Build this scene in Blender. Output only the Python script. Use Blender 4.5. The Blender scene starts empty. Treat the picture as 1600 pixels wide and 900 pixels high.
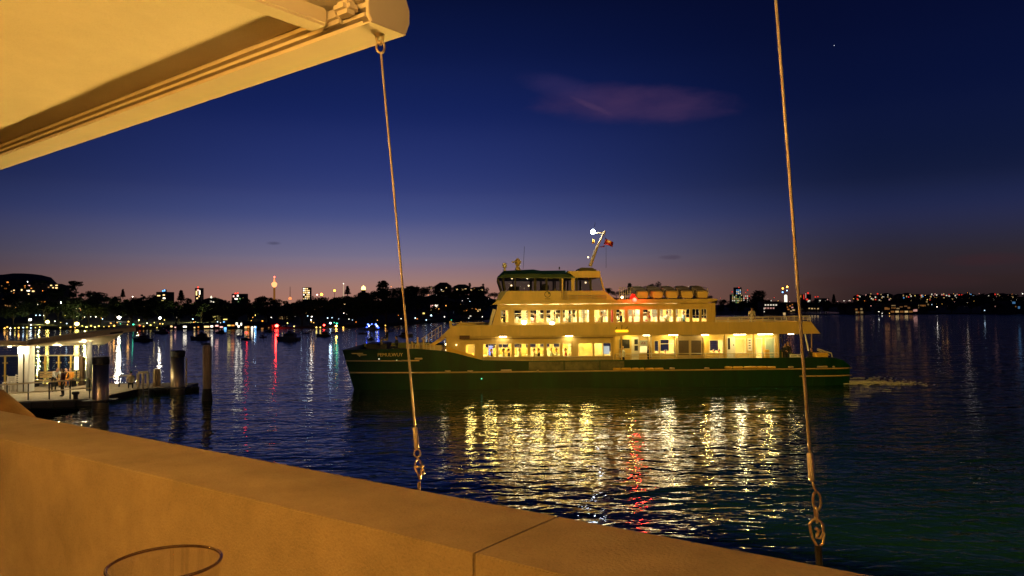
import bpy, bmesh, math, random
from mathutils import Vector, Matrix, Euler
random.seed(7)
S = bpy.context.scene
COL = S.collection
R = math.radians

# ------------------------------------------------------------------ camera
FOC, HOR, CAMZ, ROLL = 1155.0, 478.0, 5.73, 0.008
CAMP = Vector((0, 0, CAMZ))
pit = math.atan((HOR - 450) / FOC)
fwd = Vector((0, math.cos(pit), math.sin(pit)))
up0 = Vector((0, -math.sin(pit), math.cos(pit)))
rt0 = Vector((1, 0, 0))
rt = (rt0 * math.cos(ROLL) - up0 * math.sin(ROLL)).normalized()
up = (rt0 * math.sin(ROLL) + up0 * math.cos(ROLL)).normalized()
cd = bpy.data.cameras.new('camera')
cam = bpy.data.objects.new('camera', cd); COL.objects.link(cam)
cd.sensor_width = 36; cd.lens = 36 * FOC / 1600
cd.clip_start = 0.05; cd.clip_end = 20000
cam.matrix_world = Matrix((rt, up, -fwd)).transposed().to_4x4()
cam.location = CAMP
S.camera = cam
S.view_settings.view_transform = 'Standard'
S.view_settings.look = 'None'
S.view_settings.exposure = 0
S.cycles.use_denoising = True
S.cycles.max_bounces = 8
S.cycles.caustics_reflective = False
S.cycles.caustics_refractive = False
S.cycles.sample_clamp_indirect = 8
S.cycles.use_light_tree = True

def lin(h):
    if isinstance(h, str):
        h = h.lstrip('#'); c = [int(h[i:i+2], 16) / 255 for i in (0, 2, 4)]
    else: c = h
    return tuple(x / 12.92 if x <= .04045 else ((x + .055) / 1.055) ** 2.4 for x in c)

# ------------------------------------------------------------------ sky at dusk
W = bpy.data.worlds.new('World'); S.world = W; W.use_nodes = True
nt = W.node_tree; N = nt.nodes; L = nt.links
for n in list(N): N.remove(n)
def nd(t, **k):
    n = N.new(t)
    for a, b in k.items(): setattr(n, a, b)
    return n
out = nd('ShaderNodeOutputWorld'); bg = nd('ShaderNodeBackground'); L.new(bg.outputs[0], out.inputs[0])
tc = nd('ShaderNodeTexCoord'); sep = nd('ShaderNodeSeparateXYZ'); L.new(tc.outputs['Generated'], sep.inputs[0])
def wmath(op, a, b=None, c=None, clamp=False):
    n = nd('ShaderNodeMath', operation=op); n.use_clamp = clamp
    for i, v in enumerate((a, b, c)):
        if v is None: continue
        if isinstance(v, (int, float)): n.inputs[i].default_value = v
        else: L.new(v, n.inputs[i])
    return n.outputs[0]
def wramp(fac, stops):
    n = nd('ShaderNodeValToRGB'); e = n.color_ramp.elements; n.color_ramp.interpolation = 'CARDINAL'
    while len(e) < len(stops): e.new(0.5)
    for i, (p, c) in enumerate(stops):
        e[i].position = p; e[i].color = (*lin(c), 1)
    L.new(fac, n.inputs[0]); return n.outputs[0]
elev = wmath('MULTIPLY', sep.outputs[2], 2.0, clamp=True)     # 0..1 over 0..30 degrees
glow_side = wramp(elev, [(.0, '#ac7a68'), (.03, '#a8786a'), (.066, '#9e7973'), (.10, '#8c7480'), (.135, '#78708a'), (.22, '#525888'), (.305, '#37427c'), (.467, '#202e6c'), (.62, '#14225a'), (.765, '#0c1846'), (1.0, '#060d30')])
dark_side = wramp(elev, [(.0, '#281d1f'), (.03, '#2c2022'), (.066, '#302428'), (.135, '#2c2836'), (.22, '#23284a'), (.305, '#141c3c'), (.467, '#0b1438'), (.62, '#070f32'), (.765, '#050b2a'), (1.0, '#03071c')])
dv = nd('ShaderNodeVectorMath', operation='DOT_PRODUCT'); L.new(tc.outputs['Generated'], dv.inputs[0])
dv.inputs[1].default_value = Vector((-0.163, .987, 0)).normalized()
az = nd('ShaderNodeMapRange'); L.new(dv.outputs['Value'], az.inputs[0])
az.inputs[1].default_value = .79; az.inputs[2].default_value = 1.0
az2 = wmath('POWER', az.outputs[0], 2.0)
mx = nd('ShaderNodeMix', data_type='RGBA'); L.new(az2, mx.inputs[0]); L.new(dark_side, mx.inputs[6]); L.new(glow_side, mx.inputs[7])
# one thin cloud still holding some pink, with a few smoky wisps low down
def cloud(colin, d, wx, wz, tilt, col, amt, nscale):
    d = Vector(d).normalized(); ex = Vector((d.y, -d.x, 0)).normalized(); ez = ex.cross(d)
    exr = ex * math.cos(tilt) + ez * math.sin(tilt); ezr = -ex * math.sin(tilt) + ez * math.cos(tilt)
    def comp(v, w):
        n = nd('ShaderNodeVectorMath', operation='DOT_PRODUCT'); L.new(tc.outputs['Generated'], n.inputs[0]); n.inputs[1].default_value = v / w
        return wmath('SUBTRACT', n.outputs['Value'], d.dot(v) / w)
    a = comp(exr, wx); b = comp(ezr, wz)
    r2 = wmath('ADD', wmath('MULTIPLY', a, a), wmath('MULTIPLY', b, b))
    mp = nd('ShaderNodeMapping'); L.new(tc.outputs['Generated'], mp.inputs[0]); mp.inputs['Scale'].default_value = (1, 1, 3.2); mp.inputs['Rotation'].default_value = (0, tilt, 0)
    no = nd('ShaderNodeTexNoise'); L.new(mp.outputs[0], no.inputs['Vector']); no.inputs['Scale'].default_value = nscale; no.inputs['Detail'].default_value = 6; no.inputs['Roughness'].default_value = .55
    m = wmath('SUBTRACT', wmath('MULTIPLY_ADD', no.outputs['Fac'], 1.5, .25), r2)
    mr = nd('ShaderNodeMapRange'); mr.interpolation_type = 'SMOOTHSTEP'; L.new(m, mr.inputs[0]); mr.inputs[1].default_value = -.35; mr.inputs[2].default_value = 1.6
    f = wmath('MULTIPLY', mr.outputs[0], amt)
    fr = nd('ShaderNodeVectorMath', operation='DOT_PRODUCT'); L.new(tc.outputs['Generated'], fr.inputs[0]); fr.inputs[1].default_value = d
    f = wmath('MULTIPLY', f, wmath('GREATER_THAN', fr.outputs['Value'], 0.5))
    m2 = nd('ShaderNodeMix', data_type='RGBA'); L.new(f, m2.inputs[0]); L.new(colin, m2.inputs[6]); m2.inputs[7].default_value = (*lin(col), 1)
    return m2.outputs[2]
def ray(px, py):
    return (rt * ((px - 800) / FOC) + up * ((450 - py) / FOC) + fwd)
c = mx.outputs[2]
c = cloud(c, ray(990, 162), .125, .026, -.07, '#4c3458', .62, 16)
c = cloud(c, ray(880, 138), .06, .017, -.25, '#3a305e', .42, 13)
c = cloud(c, ray(925, 166), .03, .004, -.42, '#5c4060', .32, 30)
c = cloud(c, ray(1048, 402), .016, .0035, 0, '#463a4c', .7, 40)
c = cloud(c, ray(427, 380), .010, .0025, 0, '#47455f', .8, 40)
c = cloud(c, ray(1400, 440), .10, .012, 0, '#3a2529', .6, 14)
c = cloud(c, ray(1545, 405), .05, .008, 0, '#3a2329', .6, 20)
L.new(c, bg.inputs[0]); bg.inputs[1].default_value = 1.0

# ------------------------------------------------------------------ helpers
def at(px, py, Y):
    d = ray(px, py); return CAMP + d * (Y / d.y)
def atz(px, py, z):
    d = ray(px, py); return CAMP + d * ((z - CAMZ) / d.z)
def hor(px): return HOR + (800 - px) * ROLL

class MB:
    def __init__(s): s.v = []; s.f = []; s.m = []
    def add(s, vs, fs, mi=0):
        b = len(s.v); s.v += [tuple(x) for x in vs]
        s.f += [tuple(i + b for i in f) for f in fs]; s.m += [mi] * len(fs); return s
    def box(s, a, b, mi=0):
        (x0, y0, z0), (x1, y1, z1) = a, b
        v = [(x0,y0,z0),(x1,y0,z0),(x1,y1,z0),(x0,y1,z0),(x0,y0,z1),(x1,y0,z1),(x1,y1,z1),(x0,y1,z1)]
        return s.add(v, [(0,3,2,1),(4,5,6,7),(0,1,5,4),(1,2,6,5),(2,3,7,6),(3,0,4,7)], mi)
    def prism(s, poly, y0, y1, mi=0, axis='y'):      # poly in (x,z), extruded along y
        n = len(poly)
        mk = (lambda p, q: (p[0], q, p[1])) if axis == 'y' else ((lambda p, q: (p[0], p[1], q)) if axis == 'z' else (lambda p, q: (q, p[0], p[1])))
        v = [mk(p, y0) for p in poly] + [mk(p, y1) for p in poly]
        f = [tuple(range(n)), tuple(range(2*n-1, n-1, -1))] + [(i, i+n, (i+1) % n + n, (i+1) % n) for i in range(n)]
        return s.add(v, f, mi)
    def tube(s, pts, r, n=8, mi=0, cap=True, closed=False):
        pts = [Vector(p) for p in pts]; rs = r if isinstance(r, (list, tuple)) else [r] * len(pts)
        vs = []; fs = []; K = len(pts); u = None
        for i, p in enumerate(pts):
            if closed: t = pts[(i+1) % K] - pts[i-1]
            else: t = pts[min(i+1, K-1)] - pts[max(i-1, 0)]
            t = t.normalized() if t.length > 1e-9 else Vector((0,0,1))
            if u is None: u = t.orthogonal().normalized()
            u = (u - t * u.dot(t)); u = u.normalized() if u.length > 1e-6 else t.orthogonal().normalized()
            w = t.cross(u)
            vs += [p + (u * math.cos(2*math.pi*k/n) + w * math.sin(2*math.pi*k/n)) * rs[i] for k in range(n)]
        for i in range(K if closed else K - 1):
            j = (i+1) % K
            fs += [(i*n+k, i*n+(k+1) % n, j*n+(k+1) % n, j*n+k) for k in range(n)]
        if cap and not closed: fs += [tuple(range(n-1, -1, -1)), tuple((K-1)*n+k for k in range(n))]
        return s.add(vs, fs, mi)
    def lathe(s, prof, c=(0,0,0), n=24, mi=0):       # prof (r,z)
        vs = []; fs = []; K = len(prof)
        for r, z in prof: vs += [(c[0]+r*math.cos(2*math.pi*k/n), c[1]+r*math.sin(2*math.pi*k/n), c[2]+z) for k in range(n)]
        for i in range(K-1): fs += [(i*n+k, i*n+(k+1) % n, (i+1)*n+(k+1) % n, (i+1)*n+k) for k in range(n)]
        return s.add(vs, fs, mi)
    def ball(s, c, r, n=8, mi=0):
        rr = r if isinstance(r, (tuple, list)) else (r, r, r); m = max(4, n // 2 + 1)
        vs = []; fs = []
        for i in range(m + 1):
            th = math.pi * i / m
            vs += [(c[0]+rr[0]*math.sin(th)*math.cos(2*math.pi*k/n), c[1]+rr[1]*math.sin(th)*math.sin(2*math.pi*k/n), c[2]-rr[2]*math.cos(th)) for k in range(n)]
        for i in range(m): fs += [(i*n+k, i*n+(k+1) % n, (i+1)*n+(k+1) % n, (i+1)*n+k) for k in range(n)]
        return s.add(vs, fs, mi)
    def mesh(s, name, mats, smooth=False, bevel=0):
        me = bpy.data.meshes.new(name); me.from_pydata(s.v, [], s.f)
        for m in (mats if isinstance(mats, (list, tuple)) else [mats]): me.materials.append(m)
        me.polygons.foreach_set('material_index', s.m)
        if smooth: me.polygons.foreach_set('use_smooth', [True] * len(s.f))
        me.validate(); me.update()
        bm = bmesh.new(); bm.from_mesh(me); bmesh.ops.recalc_face_normals(bm, faces=bm.faces)
        if bevel: bmesh.ops.bevel(bm, geom=bm.edges[:], offset=bevel, segments=2, affect='EDGES', clamp_overlap=True)
        bm.to_mesh(me); bm.free(); me.update()
        return me
    def build(s, name, mats, parent=None, smooth=False, bevel=0):
        return link(name, s.mesh(name, mats, smooth, bevel), parent)
def link(name, data, parent=None):
    o = bpy.data.objects.new(name, data); COL.objects.link(o)
    if parent: o.parent = parent
    return o
def tag(o, label=None, cat=None, group=None, kind=None):
    if label: o['label'] = label
    if cat: o['category'] = cat
    if group: o['group'] = group
    if kind: o['kind'] = kind
    return o
def thing(name, label, cat, loc=(0,0,0), rz=0, group=None):
    o = bpy.data.objects.new(name, None); COL.objects.link(o); o.location = loc; o.rotation_euler = (0,0,rz); o.empty_display_size = .2
    return tag(o, label, cat, group)
KIDS = {}
def copy_tree(o, parent=None, top=True):
    c = o.copy(); COL.objects.link(c)
    if parent: c.parent = parent
    for ch in KIDS.get(o.name) or o.children: copy_tree(ch, c, False)
    return c

MATS = {}
def mat(name, col, rough=.6, metal=0, noise=0, nscale=8, bump=0, bscale=40, emit=None, estr=0, spec=.5, dark=None, stretch=None, grain=0):
    if name in MATS: return MATS[name]
    m = bpy.data.materials.new(name); m.use_nodes = True; t = m.node_tree; b = t.nodes['Principled BSDF']
    c = lin(col) if isinstance(col, str) else col
    b.inputs['Base Color'].default_value = (*c, 1); b.inputs['Roughness'].default_value = rough; b.inputs['Metallic'].default_value = metal
    b.inputs['Specular IOR Level'].default_value = spec
    if noise or bump:
        tx = t.nodes.new('ShaderNodeTexCoord'); mp = t.nodes.new('ShaderNodeMapping'); t.links.new(tx.outputs['Object'], mp.inputs[0])
        if stretch: mp.inputs['Scale'].default_value = stretch
    if noise:
        n = t.nodes.new('ShaderNodeTexNoise'); n.inputs['Scale'].default_value = nscale; n.inputs['Detail'].default_value = 6; n.inputs['Roughness'].default_value = .65
        t.links.new(mp.outputs[0], n.inputs['Vector'])
        r = t.nodes.new('ShaderNodeValToRGB'); r.color_ramp.elements[0].position = .32; r.color_ramp.elements[1].position = .68
        d = lin(dark) if dark else tuple(x * (1 - noise) for x in c)
        r.color_ramp.elements[0].color = (*d, 1); r.color_ramp.elements[1].color = (*[min(1, x * (1 + noise * .25)) for x in c], 1)
        t.links.new(n.outputs['Fac'], r.inputs[0]); t.links.new(r.outputs[0], b.inputs['Base Color'])
        if grain:
            g = t.nodes.new('ShaderNodeTexNoise'); g.inputs['Scale'].default_value = nscale * 45; g.inputs['Detail'].default_value = 3; t.links.new(mp.outputs[0], g.inputs['Vector'])
            gr = t.nodes.new('ShaderNodeMapRange'); gr.inputs[1].default_value = .28; gr.inputs[2].default_value = .50; gr.inputs[3].default_value = 1 - grain; gr.inputs[4].default_value = 1; t.links.new(g.outputs['Fac'], gr.inputs[0])
            gm = t.nodes.new('ShaderNodeMix'); gm.data_type = 'RGBA'; gm.blend_type = 'MULTIPLY'; gm.inputs[0].default_value = 1; t.links.new(r.outputs[0], gm.inputs[6]); t.links.new(gr.outputs[0], gm.inputs[7]); t.links.new(gm.outputs[2], b.inputs['Base Color'])
    if bump:
        n2 = t.nodes.new('ShaderNodeTexNoise'); n2.inputs['Scale'].default_value = bscale; n2.inputs['Detail'].default_value = 4
        t.links.new(mp.outputs[0], n2.inputs['Vector']); bu = t.nodes.new('ShaderNodeBump'); bu.inputs['Strength'].default_value = bump; bu.inputs['Distance'].default_value = .02
        t.links.new(n2.outputs['Fac'], bu.inputs['Height']); t.links.new(bu.outputs[0], b.inputs['Normal'])
    if emit:
        b.inputs['Emission Color'].default_value = (*lin(emit), 1); b.inputs['Emission Strength'].default_value = estr
    MATS[name] = m; return m
def glass_thin(name, tint, refl=1.0, facing=False):
    m = bpy.data.materials.new(name); m.use_nodes = True; t = m.node_tree
    for n in list(t.nodes): t.nodes.remove(n)
    o = t.nodes.new('ShaderNodeOutputMaterial'); mi = t.nodes.new('ShaderNodeMixShader'); tr = t.nodes.new('ShaderNodeBsdfTransparent'); gl = t.nodes.new('ShaderNodeBsdfGlossy')
    fr = t.nodes.new('ShaderNodeFresnel'); fr.inputs[0].default_value = 1.45
    tr.inputs[0].default_value = (*tint, 1); gl.inputs['Roughness'].default_value = .02; gl.inputs[0].default_value = (refl, refl, refl, 1)
    if facing:
        lw = t.nodes.new('ShaderNodeLayerWeight'); lw.inputs[0].default_value = .5; pw = t.nodes.new('ShaderNodeMath'); pw.operation = 'POWER'; pw.inputs[1].default_value = 5; t.links.new(lw.outputs['Facing'], pw.inputs[0])
        sc = t.nodes.new('ShaderNodeMath'); sc.operation = 'MULTIPLY_ADD'; sc.inputs[1].default_value = .7; sc.inputs[2].default_value = .08; t.links.new(pw.outputs[0], sc.inputs[0])
    t.links.new(sc.outputs[0] if facing else fr.outputs[0], mi.inputs[0]); t.links.new(tr.outputs[0], mi.inputs[1]); t.links.new(gl.outputs[0], mi.inputs[2]); t.links.new(mi.outputs[0], o.inputs[0])
    MATS[name] = m; return m
def lamp(name, kind, loc, power, col, radius=.05, parent=None, **k):
    l = bpy.data.lights.new(name, kind); l.energy = power; l.color = col
    if kind in ('POINT', 'SPOT'): l.shadow_soft_size = radius
    for a, b in k.items(): setattr(l, a, b)
    o = bpy.data.objects.new(name, l); COL.objects.link(o); o.location = loc
    if parent: o.parent = parent
    return o
def aim(o, target):
    o.rotation_euler = (Vector(target) - Vector(o.location)).to_track_quat('-Z', 'Y').to_euler()
def text_mesh(body, size, name, m, depth=.01):
    cu = bpy.data.curves.new(name, 'FONT'); cu.body = body; cu.size = size; cu.extrude = depth; cu.align_x = 'CENTER'; cu.align_y = 'CENTER'; cu.resolution_u = 2
    t = bpy.data.objects.new(name, cu); COL.objects.link(t)
    dg = bpy.context.evaluated_depsgraph_get(); me = bpy.data.meshes.new_from_object(t.evaluated_get(dg)); me.name = name
    bpy.data.objects.remove(t); bpy.data.curves.remove(cu); me.materials.clear(); me.materials.append(m)
    return me

# ------------------------------------------------------------------ water and land
def water_mat():
    m = bpy.data.materials.new('harbour_water'); m.use_nodes = True; t = m.node_tree; b = t.nodes['Principled BSDF']
    b.inputs['Base Color'].default_value = (.004, .022, .009, 1); b.inputs['Roughness'].default_value = .07; b.inputs['IOR'].default_value = 1.33; b.inputs['Specular IOR Level'].default_value = .5
    tx = t.nodes.new('ShaderNodeTexCoord')
    def noise(sc, scale, det, rot=0, dist=0):
        mp = t.nodes.new('ShaderNodeMapping'); t.links.new(tx.outputs['Object'], mp.inputs[0]); mp.inputs['Scale'].default_value = sc; mp.inputs['Rotation'].default_value = (0, 0, rot)
        n = t.nodes.new('ShaderNodeTexNoise'); t.links.new(mp.outputs[0], n.inputs['Vector']); n.inputs['Scale'].default_value = scale; n.inputs['Detail'].default_value = det
        n.inputs['Roughness'].default_value = .5; n.inputs['Distortion'].default_value = dist
        return n.outputs['Fac']
    def mth(op, a, b_):
        n = t.nodes.new('ShaderNodeMath'); n.operation = op
        for i, v in enumerate((a, b_)):
            if isinstance(v, (int, float)): n.inputs[i].default_value = v
            else: t.links.new(v, n.inputs[i])
        return n.outputs[0]
    big = noise((.16, .40, 1), 1.0, 2, .12, .3)
    mid = noise((1.15, 1.9, 1), 1.0, 2, -.10, .4)
    fine = noise((3.4, 6.5, 1), 1.0, 2, .06, .2)
    patch = noise((.02, .05, 1), 1.0, 2, .2)          # calmer and rougher patches
    h = mth('ADD', mth('MULTIPLY', big, WAVE[0]), mth('ADD', mth('MULTIPLY', mid, WAVE[1]), mth('MULTIPLY', fine, WAVE[2])))
    h = mth('MULTIPLY', h, mth('ADD', mth('MULTIPLY', patch, .9), .55))
    # sheltered water by the wharf, open choppy water to the right
    sx = t.nodes.new('ShaderNodeSeparateXYZ'); t.links.new(tx.outputs['Object'], sx.inputs[0])
    chop = t.nodes.new('ShaderNodeMapRange'); chop.interpolation_type = 'SMOOTHSTEP'; t.links.new(mth('SUBTRACT', sx.outputs[0], mth('MULTIPLY', sx.outputs[1], .24)), chop.inputs[0])
    chop.inputs[1].default_value = 1; chop.inputs[2].default_value = 16; chop.inputs[3].default_value = .92; chop.inputs[4].default_value = 3.0
    h = mth('MULTIPLY', h, chop.outputs[0])
    bu = t.nodes.new('ShaderNodeBump'); bu.inputs['Strength'].default_value = 1; bu.inputs['Distance'].default_value = 1
    ro = t.nodes.new('ShaderNodeMapRange'); t.links.new(patch, ro.inputs[0]); ro.inputs[1].default_value = .35; ro.inputs[2].default_value = .65; ro.inputs[3].default_value = .015; ro.inputs[4].default_value = .04
    t.links.new(ro.outputs[0], b.inputs['Roughness'])
    t.links.new(h, bu.inputs['Height']); t.links.new(bu.outputs[0], b.inputs['Normal'])
    return m
WAVE = (.14, .062, .0065)
wm = MB(); wm.add([(-6000,-60,0),(6000,-60,0),(6000,7000,0),(-6000,7000,0)], [(0,1,2,3)])
tag(wm.build('harbour_water', water_mat()), kind='structure')

def interp(tab, x):
    if x <= tab[0][0]: return tab[0][1]
    for (a, b), (c_, d) in zip(tab, tab[1:]):
        if x <= c_: return b + (d - b) * (x - a) / (c_ - a)
    return tab[-1][1]
SHORE = [(-700,517),(0,515),(300,514),(500,513),(600,510),(700,503),(800,498),(950,495),(1120,492),(1320,491),(1600,491),(2300,490)]
SKYL = [(-700,440),(0,428),(25,425),(60,427),(88,434),(98,444),(108,452),(145,455),(165,459),(187,461),(203,466),(225,458),(245,461),(265,467),(300,470),(330,473),(345,469),(380,470),(400,467),(420,463),(455,474),(475,466),(495,468),(520,466),(545,458),(570,461),(590,456),(615,450),(645,445),(668,449),(685,442),(700,446),(715,444),(735,447),(755,446),(775,454),(850,450),(945,447),(965,451),(1000,449),(1060,453),(1118,465),(1145,469),(1180,465),(1195,465),(1230,471),(1300,469),(1330,468),(1400,466),(1440,464),(1500,461),(1560,459),(1600,461),(2300,455)]
def D_s(px): return CAMZ * FOC / (interp(SHORE, px) - hor(px))
def D_r(px): return D_s(px) + 210
def GY(px): return interp(SKYL, px) + interp([(-700,1),(80,1.5),(112,15)], px)
def land(px, py):
    """a point of the hillside seen at this height in the view"""
    ys, yr = interp(SHORE, px), GY(px)
    t = max(0, min(1, (ys - py) / max(1, ys - yr)))
    return at(px, ys + (yr - ys) * t, D_s(px) + (D_r(px) - D_s(px)) * t)
m_ground = mat('hill_ground', (.03,.032,.02), .95, noise=.5, nscale=.05)
hm = MB(); cols = list(range(-700, 2301, 15)); NT = 9
for px in cols:
    p0 = at(px, interp(SHORE, px), D_s(px)); hm.v.append((p0.x, p0.y - .5, -1.0))
    for k in range(NT):
        t = k / (NT - 1); p = at(px, interp(SHORE, px) + (GY(px) - interp(SHORE, px)) * t, D_s(px) + (D_r(px) - D_s(px)) * t)
        hm.v.append((p.x, p.y, p.z + (.35 if k == 0 else 0)))
    p = at(px, GY(px), D_r(px)); hm.v.append((p.x * 1.5, p.y * 1.5, max(1.0, p.z * .4)))
    hm.v.append((p.x * 12, p.y * 12, .8))
M_ = NT + 3
for i in range(len(cols) - 1):
    for k in range(M_ - 1):
        a = i * M_ + k; hm.f.append((a, a + M_, a + M_ + 1, a + 1)); hm.m.append(0)
tag(hm.build('hillside', m_ground, smooth=True), kind='structure')

# ------------------------------------------------------------------ common materials
m_white = mat('white_paint', (.72,.68,.6), .45, noise=.12, nscale=3)
m_cream = mat('cream_paint', (.72,.50,.17), .42, noise=.22, nscale=1.1, stretch=(1,1,.3), bump=.05, bscale=1.5)
m_creamd = mat('buff_paint', (.58,.44,.22), .5, noise=.15, nscale=2)
m_green = mat('dark_green_paint', (.0015,.040,.008), .42, noise=.55, nscale=1.3, stretch=(1,1,.25), bump=.12, bscale=2)
m_roofgreen = mat('roof_green_paint', (.01,.05,.028), .4, noise=.2, nscale=2)
m_dark = mat('black_rubber', (.012,.012,.012), .6, noise=.2, nscale=6)
m_grey = mat('grey_paint', (.22,.22,.22), .5, noise=.15)
m_steel = mat('brushed_steel', (.5,.46,.4), .28, 1, noise=.15, nscale=20, stretch=(1,1,.05))
m_yellow = mat('yellow_paint', (.75,.45,.05), .45, noise=.15, nscale=4)
m_wood = mat('weathered_timber', (.34,.26,.17), .8, noise=.5, nscale=3, bump=.4, bscale=12, stretch=(3,3,.3))
m_rail = mat('rail_paint', (.6,.5,.32), .4)
m_glass = glass_thin('clear_glass', (.93,.95,.93))
m_glassd = glass_thin('tinted_glass', (.66,.68,.66))
m_skin = mat('skin', (.5,.28,.19), .55)

# ------------------------------------------------------------------ terrace: parapet, floor, sea wall
WR = -0.6262                                     # heading of the parapet
ZT = CAMZ - .55; ZF = CAMZ - 1.25
def wl(x, p, z):                                 # along, outwards, up -> world
    c, s = math.cos(WR), math.sin(WR); return Vector((x * c - p * s, x * s + p * c, z))
m_conc = mat('warm_concrete', (.42,.35,.26), .85, noise=.24, nscale=4.0, bump=.24, bscale=130, grain=.15)
m_pave = mat('terrace_paving', (.25,.22,.18), .8, noise=.3, nscale=3, bump=.2, bscale=30)
par = thing('parapet', 'long smooth concrete parapet wall crossing the bottom of the view', 'wall', (0,0,0), WR)
for x0, x1 in ((-7.5,-1.0455), (-1.0432, 6.0)):
    b = MB().box((x0, 1.292, ZF), (x1, 1.644, ZT)); b.build('wall_block', m_conc, par, bevel=.003)
fl = MB(); fl.box((-9, -4, ZF - .2), (8, 1.285, ZF)); o = fl.build('terrace_floor', m_pave); o.rotation_euler.z = WR; tag(o, kind='structure')
fl = MB(); fl.box((-9, -4, -2.5), (8, 1.60, ZF - .205)); o = fl.build('sea_wall', m_conc); o.rotation_euler.z = WR; tag(o, kind='structure')

# rock behind the far left of the parapet
m_rock = mat('brown_sandstone', (.22,.13,.06), .9, noise=.35, nscale=6, bump=.5, bscale=9)
pr = at(-62, 700, 4.55); me = MB().ball((0,0,0), (.50,.28,.38), 24).mesh('rock', m_rock, smooth=True)
from mathutils import noise as mnoise
for v in me.vertices:
    d = mnoise.noise(v.co * 4.5) * .035 + mnoise.noise(v.co * 11) * .012; v.co += v.co.normalized() * d
    v.co.z += .10 * max(0, -v.co.x) - .04 * max(0, v.co.x)
for k in range(3): pass
o = link('rock', me); o.location = pr; tag(o, 'rounded brown rock rising behind the far left end of the parapet', 'rock')
col_ = MB().prism([(math.cos(a*math.pi/6)*.27, math.sin(a*math.pi/6)*.22) for a in range(12)], -5.6 , -.1, axis='z'); col_.build('rock_base', m_rock, o)

# ------------------------------------------------------------------ awning
AR = -0.6639; ZA = CAMZ + .87
def al(x, p, z):
    c, s = math.cos(AR), math.sin(AR); return Vector((x * c - p * s, x * s + p * c, z))
m_fab = mat('awning_fabric', (.78,.74,.66), .9, noise=.12, nscale=2.2, bump=.12, bscale=160, grain=.05)
m_alu = mat('awning_aluminium', (.72,.66,.55), .45, noise=.08, nscale=4)
aw = thing('awning', 'cream fabric awning with grooved front rail over the upper left', 'awning', (0,0,ZA), AR)
prof = [(1.633,0),(1.49,0),(1.49,.007),(1.550,.008),(1.550,.020),(1.496,.024),(1.496,.036),(1.545,.039),(1.545,.051),(1.503,.055),(1.503,.068),(1.53,.071),(1.53,.105),(1.58,.16),(1.645,.14),(1.668,.09),(1.668,.05),(1.655,.018)]
MB().prism(prof, -8.5, -1.738, axis='x').build('front_rail', m_alu, aw)
cap = [(1.636,-.003),(1.52,.0),(1.50,.03),(1.497,.10),(1.54,.155),(1.60,.17),(1.65,.145),(1.674,.09),(1.674,.05),(1.660,.014)]
MB().prism(cap, -1.737, -1.722, axis='x').build('end_cap', m_alu, aw, bevel=.002)
pl = MB(); pl.box((-8.5, 1.489, -.006), (-1.70, 1.634, -.001)); pl.build('bottom_plate', m_alu, aw)
fp = [(1.532,.088),(1.50,.082),(1.46,.079),(1.42,.079),(1.38,.080),(1.3,.083),(1.1,.098),(.8,.13),(.3,.20),(-.6,.32),(-1.6,.45),(-3.95,.74)]
fb = MB(); xs = [-8.5 + 6.76 * i / 96 for i in range(97)]
for x in xs:
    for p, z in fp: fb.v.append((x, p, z + .010 * (math.sin(x * 1.7) + .5 * math.sin(x * 4.3 + 2 * p) + .25 * math.sin(x * 9.1 - 5 * p)) * min(1, max(0, (1.45 - p) * 3))))
n_ = len(fp)
for i in range(len(xs) - 1):
    for k in range(n_ - 1): a = i*n_+k; fb.f.append((a, a+1, a+n_+1, a+n_)); fb.m.append(0)
o = fb.build('fabric', m_fab, aw, smooth=True)
md = o.modifiers.new('thickness', 'SOLIDIFY'); md.thickness = .003; md.offset = 1
arm = MB(); arm.box((-1.945, .1, .012), (-1.865, 1.46, .068)); arm.build('arm', m_alu, aw, bevel=.008)
el = MB(); el.box((-1.93, 1.462, .02), (-1.82, 1.50, .07)); el.box((-1.83, 1.44, .03), (-1.755, 1.498, .072)); el.build('arm_bracket', m_alu, aw, bevel=.014)
# the next awning along: only its front rail end reaches near the second wire
aw2 = thing('awning', 'next awning to the right whose near end holds the second wire', 'awning', (0,0,ZA + .02), AR)
MB().prism(prof, -.42, 4.0, axis='x').build('front_rail', m_alu, aw2)
fb = MB()
for x in (-.4, 4.0):
    for p, z in fp: fb.v.append((x, p, z))
for k in range(n_ - 1): fb.f.append((k, k+1, k+n_+1, k+n_)); fb.m.append(0)
fb.build('fabric', m_fab, aw2, smooth=True)

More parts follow.
